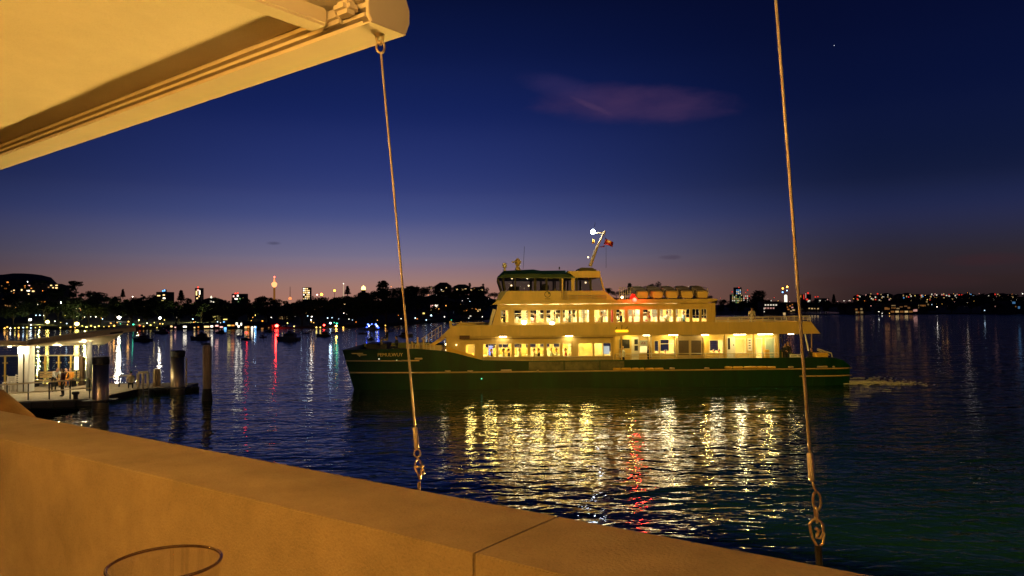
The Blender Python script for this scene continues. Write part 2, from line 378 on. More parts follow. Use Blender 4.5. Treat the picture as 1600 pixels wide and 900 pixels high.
# ------------------------------------------------------------------ wires
m_cable = mat('steel_cable', (.85,.80,.76), .45, .6, noise=.25, nscale=60, bump=.3, bscale=400)
m_brass = mat('galvanised_fitting', (.72,.60,.40), .28, .95, noise=.2, nscale=50)
m_strap = mat('black_strap', (.01,.01,.01), .8)
def ring(c, u, w, ru, rw, r, n=20, a0=0, a1=2*math.pi):
    K = n if a1 - a0 > 6.2 else n + 1
    return [c + u * (ru * math.cos(a0 + (a1-a0) * k / n)) + w * (rw * math.sin(a0 + (a1-a0) * k / n)) for k in range(K)]
def wire(top, low, label, kind):
    root = thing('awning_wire', label, 'wire', low, 0, 'guide wires holding the awnings')
    t = top - low; u = t.normalized(); s = Vector((1,0,0)); s = (s - u * s.dot(u)).normalized(); w = u.cross(s); Lh = t.length
    kf = .5 if kind == 1 else .62
    P = lambda h, a=0, b=0: u * h + s * a + w * b
    Q = lambda h, a=0, b=0: u * (h * kf) + s * (a * kf) + w * (b * kf)
    MB().tube([P(.135 if kind == 1 else .19), P(Lh * .5, .0015), P(Lh - .075)], .0035, 10).build('cable', m_cable, root, smooth=True)
    # bottom fittings
    if kind == 1:
        MB().tube([Q(.155), Q(.16), Q(.28), Q(.285)], [.004,.0075,.0075,.004], 10).build('ferrule', m_cable, root, smooth=True)
        MB().tube(ring(Q(.126), u, s, .012, .0095, 0), .0026, 8, closed=True).build('thimble', m_brass, root, smooth=True)
        b = MB().tube([Q(.04,.020), Q(.062,.020), Q(.085,.008), Q(.098,0), Q(.085,-.008), Q(.062,-.020), Q(.04,-.020)], .0024, 8)
        b.tube([Q(.045,-.027), Q(.045,.027)], .0032, 8); b.build('shackle', m_brass, root, smooth=True)
        b = MB().tube([Q(.04,-.024), Q(.0,-.006), Q(-.03,-.002), Q(-.03,.004), Q(.01,.012), Q(.04,.022), Q(.05,.028), Q(.045,.036)], .0027, 8)
        b.tube([Q(.03,.024), Q(.018,.03), Q(.006,.03), Q(-.004,.022)], .0028, 8); b.build('hook', m_brass, root, smooth=True)
        MB().box((-.004,-.012,-.07), (.004,.0,-.02)).build('wall_anchor', m_brass, root)
    else:
        MB().tube([Q(.215), Q(.22), Q(.31), Q(.315)], [.0035,.0068,.0068,.004], 10).build('ferrule', m_cable, root, smooth=True)
        MB().tube([Q(.218), Q(.19,.008), Q(.175,.014)], .0028, 8).build('eye', m_brass, root, smooth=True)
        MB().tube(ring(Q(.148, .012), u, s, .0195, .0085, 0), .0027, 8, closed=True).build('chain_link', m_brass, root, smooth=True)
        MB().tube(ring(Q(.10, .006), u, w, .0165, .0065, 0), .0027, 8, closed=True).build('chain_link', m_brass, root, smooth=True)
        b = MB().tube([Q(.02,-.012), Q(.04,-.016), Q(.07,-.02), Q(.085,-.006), Q(.083,.014), Q(.065,.027), Q(.035,.026), Q(.018,.014), Q(.022,.002), Q(.034,.004)], .0032, 8)
        b.tube([Q(.055,0), Q(.045,.012), Q(.03,.004)], .004, 8)
        b.tube([Q(.02,-.012), Q(-.012,.004), Q(.0,.022), Q(.035,.030)], .0028, 8); b.build('hook', m_brass, root, smooth=True)
        MB().tube([Q(-.005,.004), Q(-.075,.004)], .0075, 8).build('strap', m_strap, root)
    # top fittings
    MB().tube(ring(P(Lh-.058), u, s, .019, .013, 0), .0038, 8, closed=True).build('thimble', m_brass, root, smooth=True)
    b = MB().tube([P(Lh-.044,-.006), P(Lh-.044,.006)], .006, 8); b.tube([P(Lh-.052,0), P(Lh-.035,-.010), P(Lh-.01,-.012)], .004, 8); b.tube([P(Lh-.052,0), P(Lh-.035,.010), P(Lh-.01,.012)], .004, 8)
    b.build('top_shackle', m_brass, root, smooth=True)
    MB().tube([P(Lh-.026), P(Lh-.018), P(Lh-.012), P(Lh+.004)], [.010,.018,.02,.02], 10).build('rail_eye', m_brass, root, smooth=True)
w1t = at(592, 46, 2.325); w1b = at(655, 741, 2.262)
wire(w1t, w1b, 'left awning wire running down to a shackle and open hook on the parapet', 1)
w2b = at(1276, 850, 1.600); w2l = at(1212, 0, 1.606); w2t = w2b + (w2l - w2b) * ((ZA + .02 - w2b.z) / (w2l.z - w2b.z))
wire(w2t, w2b, 'right awning wire ending in chain links, a snap hook and black strap', 2)

# ------------------------------------------------------------------ glass on its table
gp = at(258, 880, .49); m_gl = glass_thin('drinking_glass', (.985,.98,.965), 1.0, True)
b = MB(); outr = [(.0,-.125),(.026,-.125),(.028,-.12),(.031,-.06),(.0345,-.008),(.0354,-.002),(.0353,.0006),(.0345,.0014),(.0337,.0006),(.0335,-.002),(.0330,-.008),(.0295,-.06),(.0265,-.11),(.0,-.112)]
b.lathe(outr, n=64); o = b.build('drinking_glass', m_gl, smooth=True); o.location = gp
tag(o, 'clear drinking glass whose rim shows at the bottom left edge', 'glass')
rim = MB().tube([(.0345*math.cos(a*math.pi/32), .0345*math.sin(a*math.pi/32), .0002) for a in range(64)], .0011, 8, closed=True).build('rim', glass_thin('glass_rim', (.50,.40,.30), 1.0, True), o, smooth=True)
tz = gp.z - .126; tb = thing('cafe_table', 'small round table under the drinking glass below the view', 'table', (gp.x + .02, gp.y - .16, ZF))
m_table = mat('table_top_laminate', (.10,.06,.035), .4, noise=.3, nscale=6)
MB().lathe([(0,0),(.30,0),(.305,.01),(.30,.025),(0,.025)], (0,0,tz - ZF - .026), 40).build('table_top', m_table, tb)
MB().lathe([(.0,0),(.2,0),(.2,.015),(.03,.03),(.025,.2),(.025,tz-ZF-.03),(0,tz-ZF-.03)], n=24).build('pedestal', m_steel, tb)

# ------------------------------------------------------------------ terrace lamps (they light the awning, the wall and the ferry)
WARM = (1, .50, .11)
m_bulb = mat('lamp_bulb_warm', (.9,.8,.6), .5, emit='#ffb050', estr=6)
m_shade = mat('lamp_shade_brass', (.4,.3,.15), .4, .8)
pp = Vector((-.60, .80, CAMZ + .64))
t = thing('pendant_uplight', 'brass bowl uplighter hanging under the awning above the viewpoint', 'lamp', pp)
MB().lathe([(0,-.06),(.06,-.05),(.11,0),(.13,.04),(.126,.04),(.106,.0),(.057,-.045),(0,-.054)], n=28).build('bowl', m_shade, t, smooth=True)
MB().ball((0,0,.0), .022, 10).build('bulb', m_bulb, t, smooth=True)
MB().tube([(0,.0,.02),(0,0,.47)], .004, 6).build('cord', m_dark, t)
lamp('pendant_light', 'POINT', (0,0,.045), UPW if 'UPW' in globals() else 110, WARM, .05, t)
lp = wl(-2.0, -.8, CAMZ + .86)
t = thing('hanging_lantern', 'small lantern hanging under the awning beside the viewpoint', 'lamp', lp)
MB().tube([(0,0,.08),(0,0,.50)], .004, 6).build('cord', m_dark, t)
MB().lathe([(0,.09),(.03,.085),(.10,.055),(.10,.05),(0,.06)], n=20).build('lantern_cap', m_shade, t, smooth=True)
MB().ball((0,0,0), .055, 14).build('globe', m_bulb, t, smooth=True)
lamp('lantern_light', 'POINT', (0,0,0), 510, (1,.42,.05), .07, t)

# big opal globe on a jetty pile outside and below the parapet: it lights the under side of the awning
jp = wl(-2.5, 6.0, 0); t = thing('jetty_lamp', 'opal globe lamp on a pile hidden below and beyond the parapet', 'lamp', (jp.x, jp.y, 0))
MB().tube([(0,0,-1.5), (0,0,CAMZ - 3.0)], [.14,.12], 12).build('pile', m_wood, t)
MB().lathe([(0,CAMZ-3.02),(.2,CAMZ-3.02),(.2,CAMZ-2.94),(0,CAMZ-2.94)], n=16).build('collar', m_dark, t)
MB().ball((0,0,CAMZ - 2.66), .28, 18).build('globe', mat('opal_globe', (.9,.85,.7), .4, emit='#ffb050', estr=14), t, smooth=True)
lamp('jetty_light', 'POINT', (0,0,CAMZ - 2.66), 7200, (1,.57,.115), .32, t)

# restaurant front behind the viewpoint (never in view; the glass and steel reflect it)
rf_ = thing('restaurant_building', 'plastered restaurant front with tall glazed doors behind the terrace', 'building', (0,0,ZF), WR)
m_plaster = mat('warm_plaster', (.55,.45,.32), .85, noise=.15, nscale=2, bump=.1, bscale=40)
for x0, x1 in ((-9,-6.2),(-4.4,-3.0),(-1.2,.2),(2.0,3.4),(5.2,8)): MB().box((x0,-4.4,0),(x1,-4.0,3.6)).build('wall', m_plaster, rf_)
MB().box((-9,-4.39,2.4),(8,-4.01,3.59)).build('lintel', m_plaster, rf_)
for x0 in (-6.2,-3.0,.2,3.4):
    dr = MB().box((x0,-4.25,0),(x0+.08,-4.15,2.4)).box((x0+1.72,-4.25,0),(x0+1.8,-4.15,2.4)).box((x0+.86,-4.25,0),(x0+.94,-4.15,2.4)).box((x0,-4.249,2.3),(x0+1.8,-4.151,2.399)).build('door', m_alu, rf_)
    MB().box((x0+.08,-4.21,0),(x0+1.72,-4.20,2.3)).build('pane', m_glass, dr)

# ------------------------------------------------------------------ people
SKINNED = {}
def person_mesh(pose, top, legs, hairc='#15100c', sleeves=True, skin=m_skin, shoes=m_dark, long_hair=False):
    J = dict(pel=(0,0,.95), spi=(0,.0,1.12), che=(0,0,1.32), nek=(0,0,1.46), hed=(0,-.015,1.56),
             sL=(.175,0,1.40), eL=(.225,.02,1.13), wL=(.235,-.06,.89), sR=(-.175,0,1.40), eR=(-.225,.02,1.13), wR=(-.235,-.06,.89),
             hL=(.09,0,.90), kL=(.10,-.03,.50), aL=(.10,.02,.09), tL=(.11,-.13,.035), hR=(-.09,0,.90), kR=(-.10,-.03,.50), aR=(-.10,.02,.09), tR=(-.11,-.13,.035))
    if pose == 'sit':
        J = {k: (x, y, z - .45) if k in ('pel','spi','che','nek','hed','sL','sR') else (x, y, z) for k, (x, y, z) in J.items()}
        J.update(eL=(.23,-.06,.70), wL=(.17,-.30,.62), eR=(-.23,-.06,.70), wR=(-.17,-.30,.62), hL=(.09,-.02,.47), kL=(.12,-.43,.48), aL=(.12,-.42,.09), tL=(.12,-.57,.035), hR=(-.09,-.02,.47), kR=(-.12,-.43,.48), aR=(-.12,-.40,.09), tR=(-.12,-.55,.035))
    if pose == 'lean':
        J.update(spi=(0,-.10,1.10), che=(0,-.24,1.24), nek=(0,-.35,1.32), hed=(0,-.42,1.39), sL=(.175,-.28,1.29), sR=(-.175,-.28,1.29), eL=(.2,-.42,1.08), wL=(.16,-.56,.95), eR=(-.2,-.42,1.08), wR=(-.16,-.56,.95), kL=(.1,-.06,.5), kR=(-.1,.03,.5))
    if pose == 'walk':
        J.update(kL=(.1,-.16,.50), aL=(.1,-.18,.09), tL=(.11,-.33,.04), kR=(-.1,.02,.5), aR=(-.1,.22,.12), tR=(-.11,.10,.035), wL=(.25,.06,.90), wR=(-.24,-.16,.92))
    if pose == 'phone':
        J.update(eR=(-.22,-.06,1.14), wR=(-.10,-.26,1.22), eL=(.22,-.05,1.13), wL=(.06,-.26,1.16))
    names = list(J); E = [('pel','spi'),('spi','che'),('che','nek'),('nek','hed'),('che','sL'),('sL','eL'),('eL','wL'),('che','sR'),('sR','eR'),('eR','wR'),('pel','hL'),('hL','kL'),('kL','aL'),('aL','tL'),('pel','hR'),('hR','kR'),('kR','aR'),('aR','tR')]
    rad = dict(pel=(.15,.11), spi=(.135,.10), che=(.16,.115), nek=(.055,.055), hed=(.06,.06), s=(.07,.07), e=(.045,.045), w=(.03,.03), h=(.09,.09), k=(.062,.062), a=(.042,.042), t=(.042,.03))
    me = bpy.data.meshes.new('person'); me.from_pydata([J[n] for n in names], [(names.index(a), names.index(b)) for a, b in E], [])
    ob = bpy.data.objects.new('tmp', me); COL.objects.link(ob)
    sk = ob.modifiers.new('s', 'SKIN'); sb = ob.modifiers.new('d', 'SUBSURF'); sb.levels = sb.render_levels = 1
    for i, n in enumerate(names):
        r = rad.get(n) or rad[n[0]]; me.skin_vertices[0].data[i].radius = r
    me.skin_vertices[0].data[0].use_root = True
    dg = bpy.context.evaluated_depsgraph_get(); bm = bmesh.new(); bm.from_mesh(bpy.data.meshes.new_from_object(ob.evaluated_get(dg)))
    bpy.data.objects.remove(ob)
    seg = [(a, b, 3 if 't' in (a[0], b[0]) and b[0] == 't' else 2 if (a[0] in 'hk' and a != 'hed' or b in ('hL','hR')) else 0 if b == 'hed' else (1 if sleeves or a[0] in 'pscn' and b[0] != 'w' and b[0] != 'e' else 0)) for a, b in E]
    V = {n: Vector(J[n]) for n in names}
    for f in bm.faces:
        c = f.calc_center_median(); best = (9, 1)
        for a, b, mi in seg:
            d = V[b] - V[a]; t = max(0, min(1, (c - V[a]).dot(d) / max(1e-6, d.length_squared))); q = (c - V[a] - d * t).length
            if q < best[0]: best = (q, mi)
        f.material_index = best[1]; f.smooth = True
    out = MB()
    hd = V['hed'] + Vector((0,-.02,.07))
    out.ball(hd, (.078,.095,.115), 12, 0)
    out.add([hd+Vector(q) for q in ((-.012,-.09,.0),(.012,-.09,0),(0,-.118,-.012),(0,-.092,.03))], [(0,1,2),(0,2,3),(1,3,2)], 0)
    for sx in (-1,1):
        out.ball(hd+Vector((sx*.078,0,-.005)), (.012,.022,.032), 6, 0); out.ball(hd+Vector((sx*.03,-.086,.018)), (.012,.008,.008), 6, 3)
        w = V['wL' if sx > 0 else 'wR']; e = V['eL' if sx > 0 else 'eR']; d = (w - e).normalized(); s = d.cross(Vector((0,0,1))); s = s.normalized() if s.length > .1 else Vector((0,1,0)); nn = s.cross(d)
        out.tube([w, w+d*.04, w+d*.085], [.024,.036,.034], 6, 0)
        for k, (o_, ln) in enumerate(((-.027,.062),(-.009,.075),(.009,.07),(.027,.052))):
            b0 = w + d*.08 + s*o_; out.tube([b0, b0+d*ln*.55+nn*.004, b0+d*ln*.8+nn*.022], [.0095,.0085,.006], 5, 0)
        b0 = w + d*.03 + s*.03; out.tube([b0, b0+d*.03+s*.02, b0+d*.06+s*.024], [.011,.009,.007], 5, 0)
    out.box(hd+Vector((-.022,-.093,-.05)), hd+Vector((.022,-.085,-.042)), 3)
    m2 = out.mesh('p', [skin]); bm.from_mesh(m2)
    fin = bpy.data.meshes.new('person'); bm.to_mesh(fin); bm.free()
    for m in (skin, top, legs, shoes): fin.materials.append(m)
    hb = MB(); hb.ball(hd+Vector((0,.018,.028)), (.085,.092,.10), 10, 0)
    if long_hair: hb.ball(hd+Vector((0,.05,-.07)), (.08,.05,.15), 10, 0)
    hm = hb.mesh('hair', mat('hair_'+hairc.strip('#'), hairc, .6), smooth=True)
    return fin, hm
def person(key, label, loc, rz, scale=1, group=None, parent=None, **k):
    if key not in SKINNED: SKINNED[key] = person_mesh(**k)
    b, h = SKINNED[key]
    o = link('person', b); link('hair', h, o); o.scale = (scale,)*3; o.location = loc; o.rotation_euler.z = rz
    return tag(o, label, 'person', group)
def cloth(name, c): return mat('cloth_'+name, c, .85, noise=.2, nscale=8)
c_white = cloth('white', (.7,.7,.68)); c_black = cloth('black', (.012,.012,.015)); c_plum = cloth('plum', (.12,.03,.05)); c_orange = cloth('orange', (.75,.32,.04))
c_navy = cloth('navy', (.02,.03,.08)); c_pink = cloth('pink', (.6,.25,.22)); c_blue = cloth('pale_blue', (.25,.4,.6)); c_khaki = cloth('khaki', (.4,.32,.2)); c_red = cloth('red', (.5,.05,.04))

# ------------------------------------------------------------------ ferry
FYAW = R(1.4); FY0 = 50.75
fo = at(535, 600, FY0); FO = Vector((fo.x, fo.y, 0))
FM = Matrix.Translation(FO) @ Matrix.Rotation(FYAW, 4, 'Z'); FI = FM.inverted()
def FX(px, py, yl=0.0):
    o = FI @ CAMP; d = FI.to_3x3() @ ray(px, py); t = (yl - o.y) / d.y; p = o + d * t; return p.x, p.z
def fx(px, yl=0.0, py=540): return FX(px, py, yl)[0]
def fz(py, yl=0.0, px=900): return FX(px, py, yl)[1]
ferry = thing('ferry', 'green and cream double deck ferry with brightly lit windows crossing the harbour', 'ferry', FO, FYAW)
BEAM = 9.5; CY = BEAM / 2
HBT = [(535,4.1),(548,4.25),(566,4.4),(590,4.55),(636,4.68),(680,4.74),(740,4.75),(1290,4.75),(1316,4.6),(1328,4.35)]
SHE = [(535,547),(600,545.5),(650,545),(690,548),(710,551.5),(735,558),(755,563),(826,564),(960,562.5),(1100,560),(1220,559),(1290,558),(1306,559.5),(1318,563),(1328,571)]
pxs = sorted(set([p for p, _ in HBT] + [p for p, _ in SHE] + list(range(780,1290,40))))
ST = []
for px in pxs:
    hb = interp(HBT, px); x, z = FX(px, interp(SHE, px), CY - hb); ST.append((x, hb, z))
XB, XE = ST[0][0], ST[-1][0]
def hb_at(x): return interp([(s[0], s[1]) for s in ST], x)
def sheer(x): return interp([(s[0], s[2]) for s in ST], x)
def flare(x, z):                                  # half beam at height z
    bow = max(0, 1 - (x - XB) / 9); zt = sheer(x); k = max(0, (zt - z) / max(.4, zt + .6))
    return hb_at(x) * (1 - k * (.05 + .05 * bow))
def rake(x, z):
    bow = max(0, 1 - (x - XB) / 3.0); return bow * max(0, (sheer(x) - z)) * .262
ZL = [0, .28, .55, .8, 1.0]
hm = MB()
for x, hb, zt in ST:
    col = []
    for side in (-1, 1):
        for k in (range(5) if side < 0 else range(4, -1, -1)):
            z = zt + (-.7 - zt) * ZL[4 - k] if True else 0
            z = -.7 + (zt + .7) * (k / 4.0)
            hm.v.append((x + rake(x, z), CY + side * flare(x, z), z))
n = 10
for i in range(len(ST) - 1):
    for k in range(n - 1):
        if k == 4: continue
        a = i*n+k; hm.f.append((a, a+n, a+n+1, a+1)); hm.m.append(0)
    a = i*n; hm.f.append((a, a+9, a+n+9, a+n)); hm.m.append(0)
hm.f += [tuple(range(n)), tuple((len(ST)-1)*n + k for k in range(n))]; hm.m += [0, 0]
hull = hm.build('hull', m_green, ferry)
md = hull.modifiers.new('thickness', 'SOLIDIFY'); md.thickness = .06; md.offset = -1
ZD = 1.12                                          # main deck
dk = MB()
for x, hb, zt in ST: dk.v += [(x, CY - hb + .07, min(ZD, zt - .3) if x > fx(720) else zt - .45), (x, CY + hb - .07, min(ZD, zt - .3) if x > fx(720) else zt - .45)]
for i in range(len(ST) - 1): a = 2*i; dk.f.append((a, a+1, a+3, a+2)); dk.m.append(0)
m_deck = mat('deck_coating', (.16,.13,.08), .7, noise=.3, nscale=3)
dk.build('main_deck', m_deck, ferry)
def strake(z, px0, px1, r, m, name='rub_rail', off=.05, zz=None):
    b = MB(); pts = []; xa, xb = fx(px0, CY - interp(HBT, px0)), fx(px1, CY - interp(HBT, px1)); K = max(2, int(abs(xb - xa) / .8))
    for i in range(K + 1):
        x = xa + (xb - xa) * i / K; pts.append((x + rake(x, z), CY - flare(x, z) - off, z + (0 if zz is None else zz * i / K)))
    b.tube(pts, r, 8); return b.build(name, m, ferry, smooth=True)
m_stripe = mat('buff_rub_rail', (.60,.42,.22), .5, noise=.25, nscale=2)
z2 = fz(579, 0, 1000)
strake(z2, 537, 1330, .05, m_stripe)
strake(fz(564,.2,600), 535.5, 655, .04, m_stripe)
strake(fz(563.6,.1,640), 627, 655, .055, m_stripe, off=.08)
strake(fz(587.6, 0, 1290), 1249, 1330, .05, m_stripe)
# olive panels carrying in their colour the ripple light on the hull amidships
m_panel = mat('painted_ripple_light', (.10,.09,.045), .38, noise=.75, nscale=1.6, dark=(.03,.045,.018), bump=.35, bscale=5)
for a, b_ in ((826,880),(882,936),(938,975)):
    x0, x1 = fx(a), fx(b_); MB().box((x0, -.03, z2 + .09), (x1, -.005, fz(565, 0, 900))).build('ripple_light_panel', m_panel, ferry, bevel=.01)
for i in range(16):                                # plate seams as thin ribs
    x = fx(760 + i * 34); MB().box((x - .012, CY - flare(x, .5) - .012, .12), (x + .012, CY - flare(x, .5) + .02, z2 - .08)).build('hull_rib', m_green, ferry)
m_fender = mat('yellow_fender', (.80,.48,.06), .5, noise=.2, nscale=5)
m_fenderp = mat('pale_fender', (.55,.42,.25), .5, noise=.2, nscale=5)
def fender(px0, px1, py, r, m):
    xa, xb = fx(px0), fx(px1); z = fz(py, 0, px0); y = -.05 - r + (CY - hb_at(xa))
    MB().tube([(xa, y, z), (xa + .06, y, z), (xb - .06, y, z), (xb, y, z)], [r*.75, r, r, r*.75], 10).build('fender', m, ferry, smooth=True)
for a, b_ in ((957,969),(970,985),(986,997),(998,1005),(1007,1020),(1021,1035)): fender(a, b_, 576.3, .085, m_fender)
for a, b_ in ((1131,1142),(1143.5,1159),(1160.5,1180),(1181,1196),(1197,1210)): fender(a, b_, 574, .085, m_fender)
for a, b_, y in ((1045,1053,575.5),(1099,1107,575.5),(1230,1238,573.5),(1275,1291,573),(1300,1303,573),(782,799,578.8),(730,739,580),(838,842,579.4),(695,704,580),(648,660,560.5)): fender(a, b_, y, .07, m_fenderp)
for px, py, c in ((752.5, 592, '#40ffd0'), (620, 547+16, '#c0d8a0'), (592, 561, '#d8d8c0')):
    x, z = FX(px, py, 0 if px > 700 else .2); nm = 'draught_light'
    y = CY - flare(x, z) - .03; MB().ball((x, y, z), .045, 8).build('hull_light', mat('hull_light_'+c[1:], (.5,.5,.5), emit=c, estr=1.6), ferry, smooth=True)

# name and crest in gold on the bow
m_gold = mat('gold_lettering', (.75,.55,.2), .4, emit='#a07828', estr=.12)
def bow_text(body, px, py, size, px0, px1, name, mesh=None):
    xa, xb = fx(px0, CY - interp(HBT, px0)), fx(px1, CY - interp(HBT, px1)); x, z = FX(px, py, CY - interp(HBT, px))
    pa = Vector((xa + rake(xa, z), CY - flare(xa, z), z)); pb = Vector((xb + rake(xb, z), CY - flare(xb, z), z)); mid = (pa + pb) / 2
    o = link(name, mesh or text_mesh(body, size, name, m_gold), ferry)
    ang = math.atan2(pb.y - pa.y, pb.x - pa.x); o.location = (mid.x, mid.y - .10, z); o.rotation_euler = (R(90), 0, ang)
    return o
o = bow_text('PEMULWUY', 609, 554.5, .33, 590, 629, 'ship_name'); o.scale.x = 1.0
b = MB(); b.prism([(-.55,.06),(.30,.07),(.30,.02),(-.5,.0)], 0, .012, axis='z'); b.prism([(-.15,-.03),(.55,-.03),(.55,-.08),(-.05,-.10)], 0, .012, axis='z'); b.prism([(-.02,-.12),(.12,-.12),(.06,-.2)], 0, .012, axis='z')
bow_text('', 560, 553, 1, 549, 571, 'bow_crest', b.mesh('bow_crest', m_gold))

# ---- walls with openings
def wall_open(b, x0, x1, z0, z1, ops, y, t, mi=0):
    xs = sorted(set([x0, x1] + [v for o in ops for v in o[:2] if x0 < v < x1])); zs = sorted(set([z0, z1] + [v for o in ops for v in o[2:4] if z0 < v < z1]))
    for i in range(len(xs) - 1):
        for k in range(len(zs) - 1):
            cx, cz = (xs[i] + xs[i+1]) / 2, (zs[k] + zs[k+1]) / 2
            if any(o[0] < cx < o[1] and o[2] < cz < o[3] for o in ops): continue
            b.box((xs[i], y, zs[k]), (xs[i+1], y + t, zs[k+1]), mi)
m_frame = mat('window_frame_paint', (.70,.60,.38), .4)
m_inner = mat('interior_lining', (.78,.70,.48), .6, noise=.08, nscale=2)
def window(x0, x1, z0, z1, y, m=None, pane=None, r=.045, mull=None, transom=None, side=-1, name='window'):
    b = MB(); m = m or m_frame; ya, yb = (y - .03, y + .05) if side < 0 else (y - .05, y + .03)
    b.box((x0, ya, z0), (x0 + r, yb, z1)); b.box((x1 - r, ya, z0), (x1, yb, z1)); b.box((x0 + r, ya, z0), (x1 - r, yb, z0 + r)); b.box((x0 + r, ya, z1 - r), (x1 - r, yb, z1))
    if mull: b.box((x0 + (x1-x0)*mull - .02, ya + .01, z0 + r), (x0 + (x1-x0)*mull + .02, yb - .01, z1 - r))
    if transom: b.box((x0 + r, ya + .012, z0 + (z1-z0)*transom - .018), (x1 - r, yb - .012, z0 + (z1-z0)*transom + .018))
    w = b.build(name, m, ferry)
    MB().box((x0 + r, y + .005, z0 + r), (x1 - r, y + .013, z1 - r)).build('pane', pane or m_glass, w)
    return w
YL, YA, YU, YW = .45, 1.15, .75, 1.5              # how far each wall stands in from the side
ZC = fz(524.5, 0, 900)                             # under side of the upper deck
lowops = []
for a, b_ in ((727,742.5),(754,776),(778,800),(803,825),(827.5,850),(853.5,875.5),(878,893),(903,926.7),(928,955)):
    lowops.append((fx(a, YL), fx(b_, YL), fz(557.5, YL, 850), fz(536.3, YL, 850)))
xh0, xh1 = fx(697, YL), fx(961, YL)
b = MB(); wall_open(b, xh0, xh1, ZD, ZC, lowops, YL, .08); wall_open(b, xh0, xh1, ZD, ZC, [(o[0] + .06, o[1] - .06, o[2] + .1, o[3] - .04) for o in lowops[1:7]], BEAM - YL - .08, .08)
b.box((xh0 - .0, YL + .081, ZD), (xh0 + .08, BEAM - YL - .081, ZC)); lowwall = b.build('lower_cabin_wall', m_cream, ferry)
for i, o in enumerate(lowops):
    window(*o, YL, mull=None if i in (0, 7, 8) else (.42 if i % 2 else None), transom=None if i in (0, 7, 8) else .72)
    if 0 < i < 7: window(o[0] + .06, o[1] - .06, o[2] + .1, o[3] - .04, BEAM - YL, side=1, transom=.72)
aftops = [(967,985,529.5,545.5),(998.5,1012,531,552),(1022,1029.5,532,553.5),(1031,1054,530,554),(1108,1130,531,552.5),(1148,1166,529,552),(1180.5,1191,528,560),(1195,1210,527.5,560)]
aftops = [(fx(a, YA), fx(b_, YA), fz(d, YA, a), fz(c_, YA, a)) for a, b_, c_, d in aftops]
xa0, xa1 = fx(957, YA), fx(1216, YA)
b = MB(); wall_open(b, xa0, xa1, ZD, ZC, aftops, YA, .08); wall_open(b, xa0, xa1, ZD, ZC, [(xa0+2*i+.4, xa0+2*i+1.7, 2.0, 3.1) for i in range(5)], BEAM - YA - .08, .08); b.box((xa1 - .08, YA + .081, ZD), (xa1, BEAM - YA - .081, ZC)); b.build('aft_cabin_wall', m_cream, ferry)
m_pglass = mat('frosted_door_glass', (.35,.45,.40), .3, noise=.2, nscale=2)
m_dkglass = mat('dark_window_glass', (.03,.03,.04), .15)
for i, o in enumerate(aftops):
    window(*o, YA, m=m_white if i > 5 else m_frame, pane=m_dkglass if i == 0 else m_pglass if i == 7 else m_glass, transom=.7 if i in (3,) else None)
# doors, poster, vent doors and notice board on the aft wall
def slab(name, px0, px1, py0, py1, m, y, t=.04, bevel=.006):
    return MB().box((fx(px0, y), y - t, fz(py1, y, px0)), (fx(px1, y), y, fz(py0, y, px0))).build(name, m, ferry, bevel=bevel)
d = slab('door', 986.5, 998, 526, 562, m_white, YA - .01)
for z0, z1 in ((530,538),(540,548)):
    MB().box((fx(991, YA), YA - .06, fz(z1, YA, 990)), (fx(996.5, YA), YA - .053, fz(z0, YA, 990))).build('door_pane', m_dkglass, d)
d = slab('door', 1135.5, 1148, 526.5, 561, m_white, YA - .01); MB().box((fx(1137, YA), YA - .06, fz(546, YA, 1138)), (fx(1140.5, YA), YA - .053, fz(528, YA, 1138))).build('door_pane', m_dkglass, d)
MB().box((fx(1145, YA), YA - .075, fz(540, YA, 1145)), (fx(1146.5, YA), YA - .053, fz(538, YA, 1145))).build('door_handle', m_dark, d)
vf = slab('vent_housing', 1057.5, 1098, 524, 561, m_creamd, YA - .25, .3)
for a, b_ in ((1060.5,1076),(1080,1095.5)):
    x0, x1 = fx(a, .6), fx(b_, .6); vd = MB().box((x0, YA - .575, fz(554.5, .6, a)), (x1, YA - .552, fz(532, .6, a))).build('vent_door', mat('vent_brown', (.12,.085,.05), .6, noise=.2), vf)
nb = slab('notice_board', 1168, 1174.5, 528.5, 548, m_white, YA - .01)
b = MB()
for k in range(4): MB().box((fx(1169.3, YA), YA - .056, fz(531 + 4*k + 1.6, YA, 1170)), (fx(1172.6, YA), YA - .052, fz(531 + 4*k, YA, 1170))).build('printed_line', m_dark, nb)
pa = slab('poster', 999.2, 1011.3, 532, 541, mat('poster_paper', (.75,.72,.7), .6), YA + .06, .01, 0); pt = link('poster_print', text_mesh('A4', .28, 'poster_print', c_red), pa)
pt.location = (fx(1005.3, YA), YA + .04, fz(536.5, YA, 1005)); pt.rotation_euler = (R(90), 0, 0)
for a in (957.5, 971, 1015, 1057, 1099, 1132, 1177, 1212, 1216):
    x = fx(a, .35); MB().box((x - .05, .32, 1.0), (x + .05, .42, ZC)).build('deck_post', m_cream, ferry)
